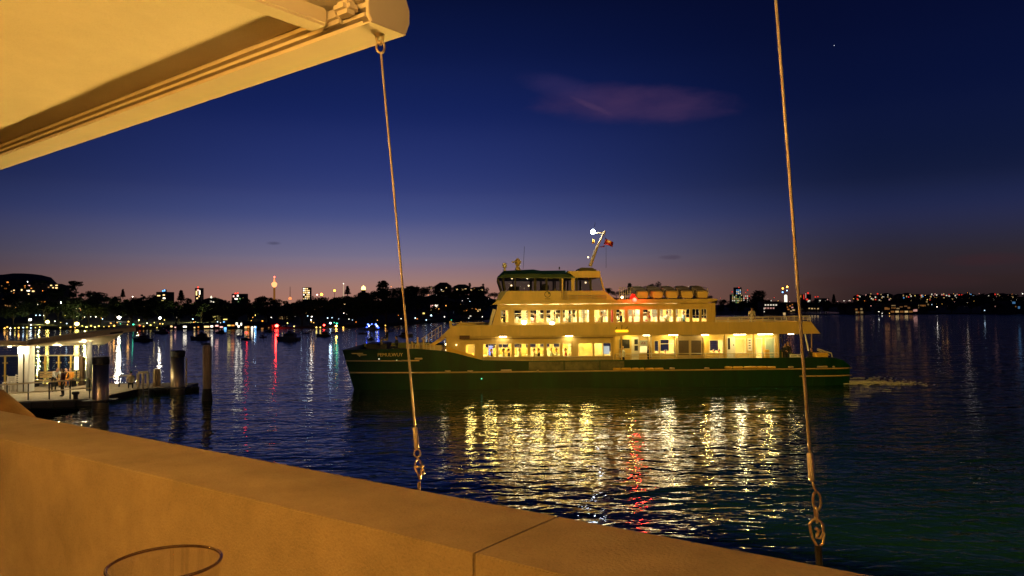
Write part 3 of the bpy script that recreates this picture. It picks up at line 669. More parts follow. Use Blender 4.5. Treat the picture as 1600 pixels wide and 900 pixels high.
# upper deck and its bulwark band
PB = [(705,510),(745,508.5),(850,507.2),(980,505.7),(1100,504),(1180,503),(1262,502.3)]
b = MB(); top = []; bot = []
for px, py in PB: top.append(FX(px, py, 0))
bl = [FX(688 + (1282 - 688) * i / 6, 526.5 - 5.2 * i / 6, 0) for i in range(7)]
top[-1] = FX(1267, 502.3, 0); 
for y in (0.0, BEAM):
    yo = -.0 if y == 0 else .0; sgn = 1 if y == 0 else -1
    vs = [(p[0], y, p[1]) for p in bl] + [(p[0], y, p[1]) for p in top] + [(p[0], y + sgn * .08, p[1]) for p in bl] + [(p[0], y + sgn * .08, p[1]) for p in top]
    fs = []
    for i in range(6): fs += [(i, i+1, 8+i, 7+i), (14+i, 21+i, 22+i, 15+i), (i, 14+i, 15+i, i+1), (7+i, 8+i, 22+i, 21+i)]
    fs += [(0, 7, 21, 14), (6, 20, 27, 13)]
    b.add(vs, fs)
for k, (px, yy) in enumerate(((0, 0), (-1, 0))):   # end boards
    q0, q1 = bl[px], top[px]; s = 1 if px == 0 else -1
    b.add([(q0[0], .081, q0[1]), (q0[0], BEAM-.081, q0[1]), (q1[0], BEAM-.081, q1[1]), (q1[0], .081, q1[1]), (q0[0]+s*.08, .081, q0[1]), (q0[0]+s*.08, BEAM-.081, q0[1]), (q1[0]+s*.08, BEAM-.081, q1[1]), (q1[0]+s*.08, .081, q1[1])],
          [(0,1,2,3),(7,6,5,4),(0,4,5,1),(1,5,6,2),(2,6,7,3),(3,7,4,0)])
band = b.build('upper_deck_bulwark', m_cream, ferry)
ZUD = ZC + .14
for px in (752, 812, 849, 880, 952, 975, 1020, 1080, 1140, 1198, 1245):
    x, z = FX(px, 506.5 - (px - 850) * .01, 0); MB().box((x - .012, -.006, FX(px, 525.0 - (px - 850) * .005, 0)[1]), (x + .012, .002, z)).build('panel_seam', m_creamd, ferry)
MB().box((bl[0][0] + .1, .085, ZC), (bl[-1][0] - .1, BEAM - .085, ZUD)).build('upper_deck', m_inner, ferry)
MB().box((fx(718), -.03, fz(529.4, 0, 730)), (fx(734), .0, fz(524.2, 0, 730))).build('route_board', mat('maroon_board', (.09,.02,.012), .5, noise=.5, nscale=14), ferry)
MB().box((fx(718), -.02, fz(530.2, 0, 730)), (fx(790), .0, fz(529.2, 0, 730))).build('gutter', mat('gutter_brown', (.16,.07,.02), .5), ferry)
MB().box((fx(790), -.02, fz(528.6, 0, 850)), (fx(958), .0, fz(527.6, 0, 850))).build('gutter', MATS['gutter_brown'], ferry)
m_led = mat('yellow_marker_light', (.8,.6,.1), emit='#ffd020', estr=1.5)
MB().box((fx(962), -.09, fz(518.8, 0, 970)), (fx(981.5), -.012, fz(515.6, 0, 970))).build('marker_light', m_led, ferry, bevel=.02)
MB().box((fx(983), -.05, fz(517.6, 0, 990)), (fx(998), -.012, fz(516.7, 0, 990))).build('handhold', m_rail, ferry)
for (a, b_, c_, e) in ((962,514.5,964,511),(977,514.5,981,510.5),(971,514.6,972,508)):
    p, q = FX(a, b_, -.05), FX(c_, e, -.05); MB().tube([(p[0], -.05, p[1]), (q[0], -.05, q[1])], .02, 6).build('light_strut', m_dark, ferry)
# upper cabin
ZR0, ZR1 = fz(475.5, YU, 850), fz(468.8, YU, 850)
upw = [(782,795,.62,.5),(803,825,None,.55),(828,850.5,.68,.6),(853,876,None,.6),(878.5,902,.7,.6),(903.5,921,.5,.6),(928,951,.4,.6),(953.5,959,None,None),(962,977,None,.55),(980.5,1000.5,.4,.55),(1004,1028,.35,.55),(1030,1052.5,None,.6),(1055,1078,None,.6),(1081,1093,.5,.5),(1095,1104.5,.5,.5)]
upops = [(fx(a, YU, 494), fx(b_, YU, 494), FX(a, 505.0 - (a-780)*.006, YU)[1], FX(a, 484.2 - (a-780)*.006, YU)[1]) for a, b_, _, _ in upw]
xu0, xu1 = fx(778, YU, 490), fx(1118, YU, 490)
b = MB(); wall_open(b, xu0, xu1, ZUD, ZR0, upops, YU, .08); farups = [(o[0] + .05, o[1] - .05, o[2] + .12, o[3] - .05) for i, o in enumerate(upops) if i in (1, 2, 3, 4, 5, 9, 11)]; wall_open(b, xu0, xu1, ZUD, ZR0, farups, BEAM - YU - .08, .08)
xs_, zs_ = FX(765, 506, YU); b.prism([(xs_, ZUD), (xu0, ZUD), (xu0, ZR0)], YU, YU + .08); b.prism([(xs_, ZUD), (xu0, ZUD), (xu0, ZR0)], BEAM - YU - .08, BEAM - YU)
b.box((xu1 - .08, YU + .081, ZUD), (xu1, BEAM - YU - .081, ZUD + .9)); b.build('upper_cabin_wall', m_cream, ferry)
b = MB(); b.add([(xs_, YU+.081, ZUD), (xs_, BEAM-YU-.081, ZUD), (xu0, BEAM-YU-.081, ZR0), (xu0, YU+.081, ZR0), (xs_+.06, YU+.081, ZUD), (xs_+.06, BEAM-YU-.081, ZUD), (xu0+.06, BEAM-YU-.081, ZR0), (xu0+.06, YU+.081, ZR0)], [(0,1,2,3),(7,6,5,4),(0,4,5,1),(3,2,6,7),(0,3,7,4),(1,5,6,2)]); b.build('cabin_windscreen', m_dkglass, ferry)
for (a, b_, mu, trn), o in zip(upw, upops):
    window(*o, YU, mull=mu, transom=trn)
for o in farups: window(*o, BEAM - YU, side=1, transom=.6)
m_blind = mat('window_blind', (.13,.12,.10), .8, noise=.35, nscale=9, stretch=(6,1,.4))
for i, o in enumerate(upops):
    if i in (0, 6, 8, 10, 12, 13, 14): MB().box((o[0] + .06, BEAM - YU - .12, o[2] + .2), (o[1] - .1, BEAM - YU - .084, o[3] - .06)).build('blind', m_blind, ferry)
r0, r1 = fx(769, YU - .25, 470), fx(1121, YU - .25, 470)
b = MB(); b.prism([(r0, ZR0+.02), (r0+.35, ZR1), (r1, ZR1), (r1, ZR1-.12), (r1 - .7, ZR0)], YU - .28, BEAM - YU + .28); b.build('cabin_roof', m_cream, ferry, bevel=.02)
MB().box((fx(833, YU, 471), YU - .31, fz(471.2, YU, 900)), (fx(955, YU, 471), YU - .281, fz(470.2, YU, 900))).build('roof_gutter', m_creamd, ferry)
# aft door hoop of the upper cabin
xa, za = FX(1107.5, 505, YU); xb, zb = FX(1118, 476, YU)
MB().box((fx(1112, YU, 490), YU - .1, ZUD), (fx(1114.5, YU, 490), YU - .02, ZR0)).build('deck_post', m_cream, ferry)
# floodlights under the upper windows
m_flood = mat('floodlight_lens', (.9,.9,.8), emit='#fff2c0', estr=25)
for px, py, r in ((819,503.5,.17),(862.5,505,.15)):
    x, z = FX(px, py, .3); MB().ball((x, .3, z), (r, .1, r*.8), 10).build('deck_floodlight', m_flood, ferry, smooth=True)
m_ceil = mat('ceiling_lamp', (.9,.9,.8), emit='#ffdf80', estr=58)
m_soff_l = mat('soffit_lamp_lens', (.9,.9,.8), emit='#fff0c0', estr=20)
m_ceilw = mat('ceiling_lamp_white', (.9,.9,.8), emit='#fff0c8', estr=46)
for px, w in ((786,.24),(889,.24),(1010,.2),(1052,.3),(1102,.22),(1156,.4),(1196,.5),(1236,.16)):
    x = fx(px, .2, 528); MB().box((x - w, .12, ZC - .05), (x + w, .34, ZC - .004)).build('soffit_light', m_soff_l, ferry)
for px, e in ((786,4),(889,4),(985,30),(1045,26),(1102,52),(1156,44),(1196,52),(1236,9)):
    lamp('soffit_lamp', 'POINT', (fx(px, .55, 528), .62, ZC - .14), e, (1,.72,.15), .05, ferry)
# ceilings and strip lights indoors, floor of the cabins, seats
for k, (x0, x1, z, m, name) in enumerate(((xh0+.4, xh1-.4, ZC - .05, m_ceil, 'ceiling_light'), (xa0+.4, xa1-.4, ZC - .05, m_ceilw, 'ceiling_light'), (xu0+.3, xu1-.3, ZR0 - .05, m_ceilw, 'ceiling_light'))):
    for y in (2.2, 4.75, 7.3):
        K = max(3, int((x1 - x0) / 1.6)); b = MB()
        for i in range(K):
            x = x0 + (x1 - x0) * (i + .2) / K; MB().box((x, y - .25, z - .03), (x + 1.0, y + .25, z)).build(name, m, ferry)
m_seat = mat('seat_cloth', (.10,.16,.22), .8, noise=.2); m_seat2 = mat('seat_cloth_tan', (.66,.60,.46), .8)
seat_me = MB().box((-.24,-.55,.40), (.24,.55,.48)).box((.18,-.55,.48), (.26,.55,1.05)).box((-.1,-.5,0), (.1,-.42,.40)).box((-.1,.42,0), (.1,.5,.40)).mesh('bench_seat', [m_seat2], bevel=.02)
SEATS = []
for zf, x0, x1, ya in ((ZD + .22, fx(757, 1), fx(895, 1), YL), (ZUD, fx(806, 1, 490), fx(1080, 1, 490), YU)):
    x = x0
    while x < x1:
        for y in (ya + .75, 3.6, 5.9, BEAM - ya - .75):
            s = link('bench_seat', seat_me, ferry); s.location = (x, y, zf); SEATS.append((x, y, zf))
        x += 1.15
# partitions that show through the windows
for px, m in ((897,m_cream),(941,m_inner),(1016,m_inner)):
    x = fx(px, 1); MB().box((x, YL + .3, ZD), (x + .06, 5.2, ZC - .01)).build('partition', m_inner, ferry)
for px in (797, 879, 922, 958, 1001): x = fx(px, 1.4, 490); MB().box((x, 1.5, ZUD), (x + .06, 3.4, ZR0 - .01)).build('partition', m_inner, ferry)
x = fx(945, 2.0); MB().box((x, 5.0, ZD + .9), (x + .8, 5.06, ZD + 1.5)).build('wall_screen', mat('wall_screen_glow', (.1,.1,.1), emit='#b8c8d8', estr=.8), ferry)
x = fx(766, 1.5); MB().box((x-.16, 2.6, ZD + 1.05), (x + .16, 2.66, ZD + 1.72)).build('wall_screen', mat('blue_screen_glow', (.1,.1,.1), emit='#4080ff', estr=1.6), ferry)
MB().box((fx(955.5, 1.2, 490), 1.2, ZUD + .2), (fx(960, 1.2, 490), 1.9, ZUD+1.7)).build('red_cabinet', c_red, ferry)
m_pole = mat('grab_pole', (.85,.8,.6), .3)
for px in (785, 797, 815, 838, 861, 886): x = fx(px, 1.9); MB().tube([(x, 1.9, ZD), (x, 1.9, ZC)], .028, 6).build('grab_pole', m_pole, ferry)
for px in (815, 842, 868, 893, 915, 945, 990, 1018, 1045, 1066): x = fx(px, 2.1, 494); MB().tube([(x, 2.1, ZUD), (x, 2.1, ZR0)], .028, 6).build('grab_pole', m_pole, ferry)
for px, c_ in ((739, c_khaki), (906, m_creamd), (917, m_cream), (935, m_grey)):
    x = fx(px, 5.0); MB().box((x - .32, 5.14 if px > 900 else 4.0, ZD + 1.15), (x + .32, 5.18 if px > 900 else 4.04, ZD + 1.75)).build('wall_panel', c_, ferry)
# wheelhouse
def P2(px, py): return FX(px, py, YW)
yw0, yw1 = YW, BEAM - YW
def poly(pts, y0, y1, m, name, bevel=.01): return MB().prism([P2(*p) for p in pts], y0, y1).build(name, m, ferry, bevel=bevel)
poly([(782,469.3),(792,454.6),(876.5,454.4),(876.5,469)], yw0, yw1, m_cream, 'wheelhouse_base')
poly([(774.8,469.2),(782,455.4),(792.2,454.7),(782.3,469.2)], yw0 + .05, yw1 - .05, m_grey, 'wheelhouse_front')
poly([(877,469),(877,454.4),(945,454.2),(962,468.7)], yw0 + .12, yw1 - .12, m_cream, 'wheelhouse_aft_base')
rp = [(776.5,434.5),(777.5,431.5),(787,421.8),(835,419.6),(846,421.6),(884.5,421.2),(898.5,432.5),(897.5,434.8)]
# domed roof: the outline shrinks towards the far and near sides
b = MB(); pin = [P2(*p) for p in rp]; zb = pin[0][1]
for y, k in ((yw0 - .12, .0), (yw0 - .06, .45), (yw0 + .5, .92), (yw0 + 1.2, 1), (yw1 - 1.2, 1), (yw1 - .5, .92), (yw1 + .06, .45), (yw1 + .12, 0)):
    for x, z in pin: b.v.append((x, y, zb + (z - zb) * (k if z > zb + .1 else 1)))
n = len(pin)
for i in range(7):
    for k in range(n): a = i*n+k; a2 = i*n+(k+1) % n; b.f.append((a, a2, a2+n, a+n)); b.m.append(0)
b.f += [tuple(range(n)), tuple(7*n+k for k in range(n))]; b.m += [0,0]; b.build('wheelhouse_roof', m_roofgreen, ferry)
poly([(899,434),(886.5,423.3),(938,423.2),(938.8,433.6)], yw0 + .1, yw1 - .1, m_cream, 'aft_roof')
def post(p0, p1, w, m, name='window_post', y=yw0 + .02):
    (x0, z0), (x1, z1) = P2(*p0), P2(*p1); MB().prism([(x0 - w, z0), (x0 + w, z0), (x1 + w, z1), (x1 - w, z1)], y, y + .12).build(name, m, ferry)
    MB().prism([(x0 - w, z0), (x0 + w, z0), (x1 + w, z1), (x1 - w, z1)], BEAM - y - .12, BEAM - y).build(name, m, ferry)
for p0, p1, w in (((783.5,454),(777.3,435),.05),((789.5,454),(786,435),.06),((805,454),(805,435),.05),((836,454),(836.5,434),.09),((854,454),(854,434),.07),((875.8,454),(875.8,434),.06)): post(p0, p1, w, m_dark)
for p0, p1, w in (((879,468),(878.8,434),.06),((895.3,454),(895.3,434),.11),((900.8,454),(900.8,434),.07),((923,454),(923,434),.07),((944,454),(938.5,433.6),.06)): post(p0, p1, w, m_cream if p0[0] < 899 or p0[0] > 940 else m_dark)
for p in (((783.5,454.4),(777.3,434.6),(835,434.6),(835,454.4)),((837.5,454.4),(837.5,434.6),(874.5,434.6),(874.5,454.4)),((880,454.4),(880,434.6),(894,434.6),(894,454.4)),((902,454),(902,434),(922,434),(922,454)),((924.5,454),(924.5,434),(938,434),(943,454))):
    MB().prism([P2(*q) for q in p], yw0 + .08, yw0 + .088).build('wheelhouse_pane', m_glassd, ferry); MB().prism([P2(*q) for q in p], yw1 - .088, yw1 - .08).build('wheelhouse_pane', m_glassd, ferry)
(x0, z0), (x1, z1) = P2(783.5, 454.4), P2(777.3, 434.6); b = MB().add([(x0,yw0+.2,z0),(x0,yw1-.2,z0),(x1,yw1-.2,z1),(x1,yw0+.2,z1)], [(0,1,2,3)]); o = b.build('wheelhouse_windscreen', m_glassd, ferry); md = o.modifiers.new('t','SOLIDIFY'); md.thickness = .02
for k in range(1, 5): y = yw0 + .2 + (yw1 - yw0 - .4) * k / 5; MB().tube([(x0, y, z0), (x1, y, z1)], .05, 6).build('window_post', m_dark, ferry)
MB().box((P2(797,450)[0], 2.6, P2(797,454)[1]), (P2(812,450)[0], 6.9, P2(797,447)[1])).build('helm_console', m_dark, ferry)
MB().box((P2(850,450)[0], 4.2, P2(850,454)[1]), (P2(862,450)[0], 4.9, P2(850,442)[1])).build('helm_seat', m_dark, ferry, bevel=.1)
m_hl = mat('wheelhouse_lamp', (.9,.8,.6), emit='#ffd8a0', estr=7)
for px, py, y in ((799,446,4.5),(826,446.5,4.0),(800,434.9,2.3),(915,441.5,4)): x, z = FX(px, py, y); MB().ball((x, y, z), .06, 8).build('instrument_light', m_hl, ferry, smooth=True)
lamp('wheelhouse_glow', 'POINT', (P2(826,446)[0], 4.3, P2(826,440)[1]), 5, (1,.85,.6), .02, ferry)
# crest on the wheelhouse side
x, z = P2(855.5, 460); m_crest = mat('crest_black', (.02,.018,.015), .5)
b = MB().tube([(x + .2*math.cos(a*math.pi/12), yw0 - .012, z + .2*math.sin(a*math.pi/12)) for a in range(24)], .022, 6, closed=True); b.prism([(x+.02, z+.19), (x+.17, z+.08), (x+.1, z-.02), (x+.06, z+.06)], yw0 - .02, yw0 - .004)
b.box((x - .2, yw0 - .016, z - .34), (x + .2, yw0 - .003, z - .30)); b.build('crest', m_crest, ferry)
MB().box((P2(833,469)[0], yw0 - .03, P2(833,471)[1]), (P2(878,469)[0], yw0 + .0, P2(833,470)[1])).build('ledge', mat('ledge_brown', (.2,.12,.04)), ferry)
for i in range(7): x = P2(878 + i*.0, 460)[0]
# rails beside the wheelhouse and its little ladder
def rail_frame(px0, px1, py0, py1, y, n=3, m=m_rail, name='guard_rail', r=.025):
    b = MB(); (x0, z0), (x1, z1) = FX(px0, py1, y), FX(px1, py0, y)
    b.tube([(x0,y,z1),(x1,y,z1)], r, 6); b.tube([(x0,y,(z0+z1)/2),(x1,y,(z0+z1)/2)], r*.8, 6)
    for i in range(n): x = x0 + (x1-x0)*i/(n-1); b.tube([(x,y,z0),(x,y,z1)], r, 6)
    return b.build(name, m, ferry)
for a, b_ in ((888,900),(902,925),(928,947)): rail_frame(a, b_, 461.5, 469, YW - .35, 2)
b = MB(); 
for px in (881,886): x, z = FX(px, 470, YW - .2); b.tube([(x, YW - .2, ZR1), (x, YW - .2, P2(880,454)[1])], .03, 6)
for k in range(5): z = ZR1 + .1 + k*.13; b.tube([(FX(881,470,YW-.2)[0], YW-.2, z), (FX(886,470,YW-.2)[0], YW-.2, z)], .02, 6)
b.build('ladder', m_rail, ferry)
# roof gear
poly([(910,423),(910.5,417),(914,415.6),(933,416),(934.5,418),(938.3,418.5),(938.3,423)], 3.6, 6.0, mat('mast_box', (.05,.04,.03), .6), 'mast_base')
YM = 4.3
def FP(px, py, y=YM): x, z = FX(px, py, y); return Vector((x, y, z))
b = MB().tube([FP(922,416), FP(934,383)], [.13,.10], 8); b.tube([FP(934,384), FP(943.5,363)], [.085,.07], 8); b.tube([FP(944.5,363.5), FP(929,364)], [.06,.05], 8); b.tube([FP(943,366), FP(945,361)], .09, 8)
mast = b.build('mast', m_creamd, ferry)
MB().ball(FP(926.5,362), .17, 16).build('masthead_light', mat('masthead_lens', (.9,.9,.9), emit='#e8f4ff', estr=60), mast, smooth=True)
lamp('masthead_lamp', 'POINT', FP(927,365,4.0), 60, (.8,.9,1), .1, ferry)
MB().ball(FP(919,402), .06, 8).build('mast_light', mat('mast_lamp', (.9,.8,.6), emit='#ffe0a0', estr=4), mast, smooth=True)
MB().tube([FP(930,347,4.4), FP(928,360,4.4)], .015, 6).build('whip_aerial', m_dark, mast)
b = MB().tube([FP(947,382), FP(947,419)], .012, 5); b.tube([FP(944,363), FP(947,383)], .012, 5); b.build('halyard', m_dark, mast)
def flag(pts, m, name):
    b = MB(); n = len(pts[0]); k = len(pts)
    for i, row in enumerate(pts):
        for j, (px, py) in enumerate(row): p = FP(px, py, YM + .12 * math.sin(j * 1.7 + i * .8)); b.v.append(p)
    for i in range(k-1):
        for j in range(n-1): a = i*n+j; b.f.append((a, a+1, a+n+1, a+n)); b.m.append(m[1] if len(m) > 1 and (j in m[2]) and i in m[3] else 0)
    o = b.build(name, [m[0]] + ([m[4]] if len(m) > 1 else []), ferry, smooth=True); md = o.modifiers.new('t', 'SOLIDIFY'); md.thickness = .01; return o
m_fred = mat('flag_red', (.45,.02,.01), .8); m_fyel = mat('flag_yellow', (.8,.4,.05), .8); m_fpur = mat('flag_purple', (.18,.03,.06), .8)
flag([[(946,372),(948.5,373.5),(951.5,375.5),(955,376.8),(958.5,378.3)],[(945,377),(948,378),(951,379.5),(954.5,380.2),(958,381.5)],[(943,382),(946.5,382),(950,383.2),(953.5,384.5),(957,386.3)]], (m_fred, 1, (1, 2), (0,), m_fyel), 'ensign')
flag([[(945,383),(941,384.5),(936.5,385.4)],[(944.5,386),(940,386.3),(936.3,386.6)]], (m_fpur,), 'pennant')
flag([[(926,373),(928,374.5),(929,376.5)],[(924.5,381),(927,380),(929.5,381)]], (m_fyel,), 'pennant')
b = MB().lathe([(0,0),(.1,0),(.06,.25),(.16,.3),(.16,.55),(.1,.62),(0,.62)], (*FP(788.5,422,3.0)[:2], FP(788.5,422,3.0).z - .1), 12); b.build('searchlight', m_white, ferry)
b = MB().lathe([(0,0),(.2,0),(.2,.1),(.1,.3),(.2,.4),(.22,.7),(.1,.85),(0,.9)], (*FP(809,421,3.6)[:2], FP(809,421,3.6).z - .05), 12); q = FP(807,409.5,3.6); b.box((q.x - .35, 3.4, q.z - .04), (q.x + .35, 3.8, q.z + .05)); b.build('radar', m_creamd, ferry)
MB().tube([FP(817.5,420,5), FP(819.5,385,5)], .014, 5).build('whip_aerial', m_dark, ferry)
MB().tube([FP(874,421,5), FP(874,417,5)], .05, 6).build('roof_vent', m_dark, ferry)
# life rafts on the cabin roof
m_raft = mat('life_raft_shell', (.50,.40,.20), .5, noise=.3, nscale=3); m_raftend = mat('life_raft_end', (.80,.56,.18), .4); m_rope = mat('raft_strap', (.05,.04,.03), .7)
for a, b_ in ((994.8,1014),(1017.3,1037.5),(1040.6,1060.5),(1064,1085),(1088,1108)):
    xm = (fx(a, 1.3, 462) + fx(b_, 1.3, 462)) / 2; rr = .43; z0 = ZR1 + rr + .04
    sec = [(math.copysign(abs(math.cos(q*math.pi/8))**.38, math.cos(q*math.pi/8))*.44, math.copysign(abs(math.sin(q*math.pi/8))**.42, math.sin(q*math.pi/8))*.27) for q in range(16)]
    bb = MB(); ys = [0, .05, .2, .9, 1.0, 1.8, 2.1, 2.2]; ks = [.8, .93, 1, 1, 1.03, 1, .96, .8]
    for yy, k in zip(ys, ks): bb.v += [(xm + sx*k, 1.35 + yy, z0 - .17 + sz*k + yy*.21) for sx, sz in sec]
    for i in range(len(ys)-1):
        for k in range(16): q = i*16+k; q2 = i*16+(k+1) % 16; bb.f.append((q, q2, q2+16, q+16)); bb.m.append(1 if i < 2 else 0)
    bb.f += [tuple(range(16)), tuple(7*16+k for k in range(16))]; bb.m += [1, 0]
    rf = bb.build('life_raft', [m_raft, m_raftend], ferry)
    for yy in (.35, 1.5):
        MB().tube([(xm + sx*1.05, 1.35+yy, z0 - .17 + sz*1.08 + yy*.21) for sx, sz in sec], .02, 5, closed=True).build('strap', m_rope, rf)
    MB().box((xm - .4, 1.5, ZR1), (xm - .3, 3.4, ZR1 + .14)).box((xm + .3, 1.5, ZR1), (xm + .4, 3.4, ZR1 + .14)).build('cradle', m_dark, rf)
    MB().tube([(xm+.5, 1.4, ZR1+.3), (xm+.42, 1.6, ZR1+.75), (xm+.1, 3.2, ZR1+1.0)], .022, 5).build('lashing', m_rail, rf)
for px in (968, 974, 981, 985): rail_frame(px, px + 3.2, 449.5, 468, 1.6, 2, m_rail, 'roof_rail', .02)
# port side light in its screen
x, z = FX(991, 468.5, YU - .3); m_red = mat('port_light', (.8,.1,.1), emit='#ff2418', estr=25)
MB().prism([(x - .4, z - .12), (x + .25, z - .12), (x + .05, z + .42), (x - .12, z + .42)], YU - .2, YU - .14).build('side_light_screen', mat('port_screen_red', (.35,.01,.01), .6), ferry)
MB().ball((x + .02, YU - .34, z), .16, 12).build('side_light', m_red, ferry, smooth=True)
lamp('side_lamp', 'POINT', (x, YU - .6, z + .02), 70, (1,.04,.03), .06, ferry)
x, z = FX(972, 464.5, YU + .4); MB().ball((x, YU + .4, z), .09, 8).build('roof_light', m_hl, ferry, smooth=True)
# rails on the two decks
def long_rail(pa, pb, y, n, h=None, m=m_rail, name='deck_rail', mids=1):
    (x0, z0), (x1, z1) = FX(*pa, y), FX(*pb, y); b = MB()
    for q in range(mids + 1): dz = -q * (h / (mids + 1)); b.tube([(x0,y,z0+dz),(x1,y,z1+dz)], .022 if q else .03, 6)
    for i in range(n): t = i/(n-1); x = x0+(x1-x0)*t; b.tube([(x,y,z0+(z1-z0)*t),(x,y,z0+(z1-z0)*t-h)], .03, 6)
    return b.build(name, m, ferry)
long_rail((703,504.8), (757,504), .15, 5, .38); long_rail((1118,497.8), (1266,494.5), .15, 9, .42); long_rail((1118,496), (1262,493.5), BEAM - .2, 8, .42)
long_rail((962,553), (1216,551.5), .12, 12, .38); long_rail((755,558.5), (958,557.5), .1, 9, .25)
# two thick bollard posts on the upper bow corner, and a stair down to the foredeck
for px, w in ((704,.10),(720.5,.06)): x, z = FX(px, 511, .2); MB().box((x - w, .15, z), (x + w, .15 + 2*w, z + .42)).build('bow_post', m_cream, ferry, bevel=.02)
pa, pb = FX(668, 539.5, 2.2), FX(694, 526.5, 2.2)
for y in (2.2, 3.2): MB().prism([(pa[0], pa[1]-.12), (pa[0]+.25, pa[1]-.16), (pb[0]+.2, pb[1]-.05), (pb[0], pb[1]+.18)], y, y + .06).build('stair_stringer', m_yellow, ferry)
for k in range(6): t = (k + .5)/6; MB().box((pa[0]+(pb[0]-pa[0])*t, 2.262, pa[1]+(pb[1]-pa[1])*t - .02), (pa[0]+(pb[0]-pa[0])*t+.25, 3.2, pa[1]+(pb[1]-pa[1])*t + .02)).build('stair_tread', m_yellow, ferry)
b = MB(); 
for y in (2.1, 3.3):
    b.tube([(FX(658,530,y)[0],y,FX(658,530,y)[1]), (FX(690,508,y)[0],y,FX(690,508,y)[1])], .03, 6); b.tube([(FX(658,536,y)[0],y,FX(658,536,y)[1]), (FX(690,517,y)[0],y,FX(690,517,y)[1])], .02, 6)
    for k in range(7): px = 660 + k*5; b.tube([(FX(px, 541-(px-658)*.5, y)[0], y, FX(px, 541-(px-658)*.5, y)[1]), (FX(px, 529-(px-658)*.66, y)[0], y, FX(px, 529-(px-658)*.66, y)[1])], .025, 6)
b.build('stair_rail', m_creamd, ferry)
# foredeck gear
zfd = sheer(fx(620, 1.5)) - .45
b = MB(); 
for px, y, h, w in ((646,2.5,.5,.12),(655,3.0,.55,.2),(668,2.2,.3,.5),(676,2.4,.22,.9),(640,3.2,.35,.25)): x = fx(px, y); b.box((x-w, y, zfd), (x+w, y+.3, zfd+.45+h*.5))
b.build('foredeck_locker', m_creamd, ferry, bevel=.03)
MB().box((fx(574,4), 3.4, zfd), (fx(606,4), 6.0, zfd + .45 + .22)).build('bow_hatch', m_dark, ferry, bevel=.03)
for px, h in ((652.5,.75),(644,.45),(662,.6)): x = fx(px, 1.3); MB().tube([(x, 1.3, zfd), (x, 1.3, zfd+.45+h)], .06, 8).build('mooring_bitt', m_cream, ferry)
long_rail((644,538.5), (672,537), 1.2, 6, .5); m_bl = mat('foredeck_lamp', (.9,.8,.6), emit='#ffe2a0', estr=6)
for px, py in ((699.5,531.5),(697,538),(698,547),(713,539)): x, z = FX(px, py, .42 if px > 710 else .9); MB().ball((x, .40 if px > 710 else .9, z), .08 if px < 710 else .04, 8).build('bow_light', m_bl, ferry, smooth=True)
lamp('foredeck_glow', 'POINT', (fx(690, .9), 1.0, fz(533, .9, 700)), 4, (1,.8,.4), .08, ferry)
MB().prism([FX(697,549,YL-.04), FX(697,541,YL-.04), FX(745,556.5,YL-.04), FX(745,563,YL-.04)], YL - .1, YL - .04).build('bow_coaming', m_yellow, ferry)
MB().prism([FX(763,510,YU-.1), FX(770,482,YU-.1), FX(775,484,YU-.1), FX(767,510,YU-.1)], YU - .1, YU - .05).build('wind_screen', m_white, ferry)
# after deck gear: davit, rail hoop, locker
b = MB().tube([FP(1258,522,1.2), FP(1261,536,1.2), FP(1263,548,1.2)], .06, 8); b.build('stern_stanchion', m_white, ferry)
b = MB().tube([FP(1277,545,.6), FP(1299,552,.6), FP(1300,558,.6)], .05, 8); b.tube([FP(1277,547,.9), FP(1296,555,.9)], .035, 8); b.build('stern_davit', m_white, ferry)
MB().box((fx(1276,.5), .5, 1.2), (fx(1294,.5), 1.2, fz(551.5,.5,1280))).build('stern_locker', m_yellow, ferry, bevel=.03)
MB().box((fx(1194,.6), .4, 1.2), (fx(1201,.6), .8, fz(546,.6,1200))).build('life_ring_box', m_yellow, ferry, bevel=.04)
for px in (1222, 1268): x = fx(px, BEAM - .4, 530); MB().tube([(x, BEAM - .4, 1.0), (x, BEAM - .4, ZC)], .05, 6).build('deck_post', m_creamd, ferry)
for px, w in ((1240,.28),(1250,.2)):
    x = fx(px, .9); b = MB(); 
    for k in range(5): b.box((x-w, .9, 1.5+k*.14), (x+w, .95, 1.58+k*.14))
    b.box((x-w, .86, 1.12), (x-w+.06, .9, 2.15)); b.box((x+w-.06, .86, 1.12), (x+w, .9, 2.15)); b.box((x-w, .45, 1.46), (x+w, .85, 1.50)); b.build('slatted_seat', m_white, ferry)
# passengers
FZ = lambda x, y, z: FM @ Vector((x, y, z))
grp = 'people aboard the ferry'
def pax(key, label, px, y, z, rz, **k):
    return person(key, label, FZ(fx(px, y), y, z), rz + FYAW, group=grp, **k)
pax('s_dark', 'person in black sitting on the foredeck near the bow', 605, 2.0, zfd + .55, R(-90), pose='sit', top=c_black, legs=c_khaki)
pax('s_navy', 'person with dark hair seated low between the bow hatch and the bitts', 620, 3.0, zfd - .05, R(-100), pose='sit', top=c_navy, legs=c_navy)
pax('w_black', 'standing person in black with a brown bag at the open stern', 1226, 2.0, ZD, R(10), pose='phone', top=c_black, legs=c_black)
pax('w_black2', 'taller person in black beside the one with the bag at the stern', 1231, 2.9, ZD + .06, R(-30), pose='stand', top=c_black, legs=c_navy)
pax('s_black3', 'person in dark clothes sitting by the davit at the stern', 1268, 1.4, ZD + .15, R(-60), pose='sit', top=c_black, legs=c_khaki)
x = fx(1174.5, 3.0, 485); person('w_tan', 'lone person in tan standing at the rail of the open upper deck', FZ(x, 3.0, ZUD), R(160), group=grp, pose='stand', top=c_khaki, legs=c_khaki)
x = fx(788, 2.0, 494); person('w_grey', 'person standing behind the front window of the upper cabin', FZ(x, 2.0, ZUD), R(-80), .95, group=grp, pose='phone', top=c_navy, legs=c_black)
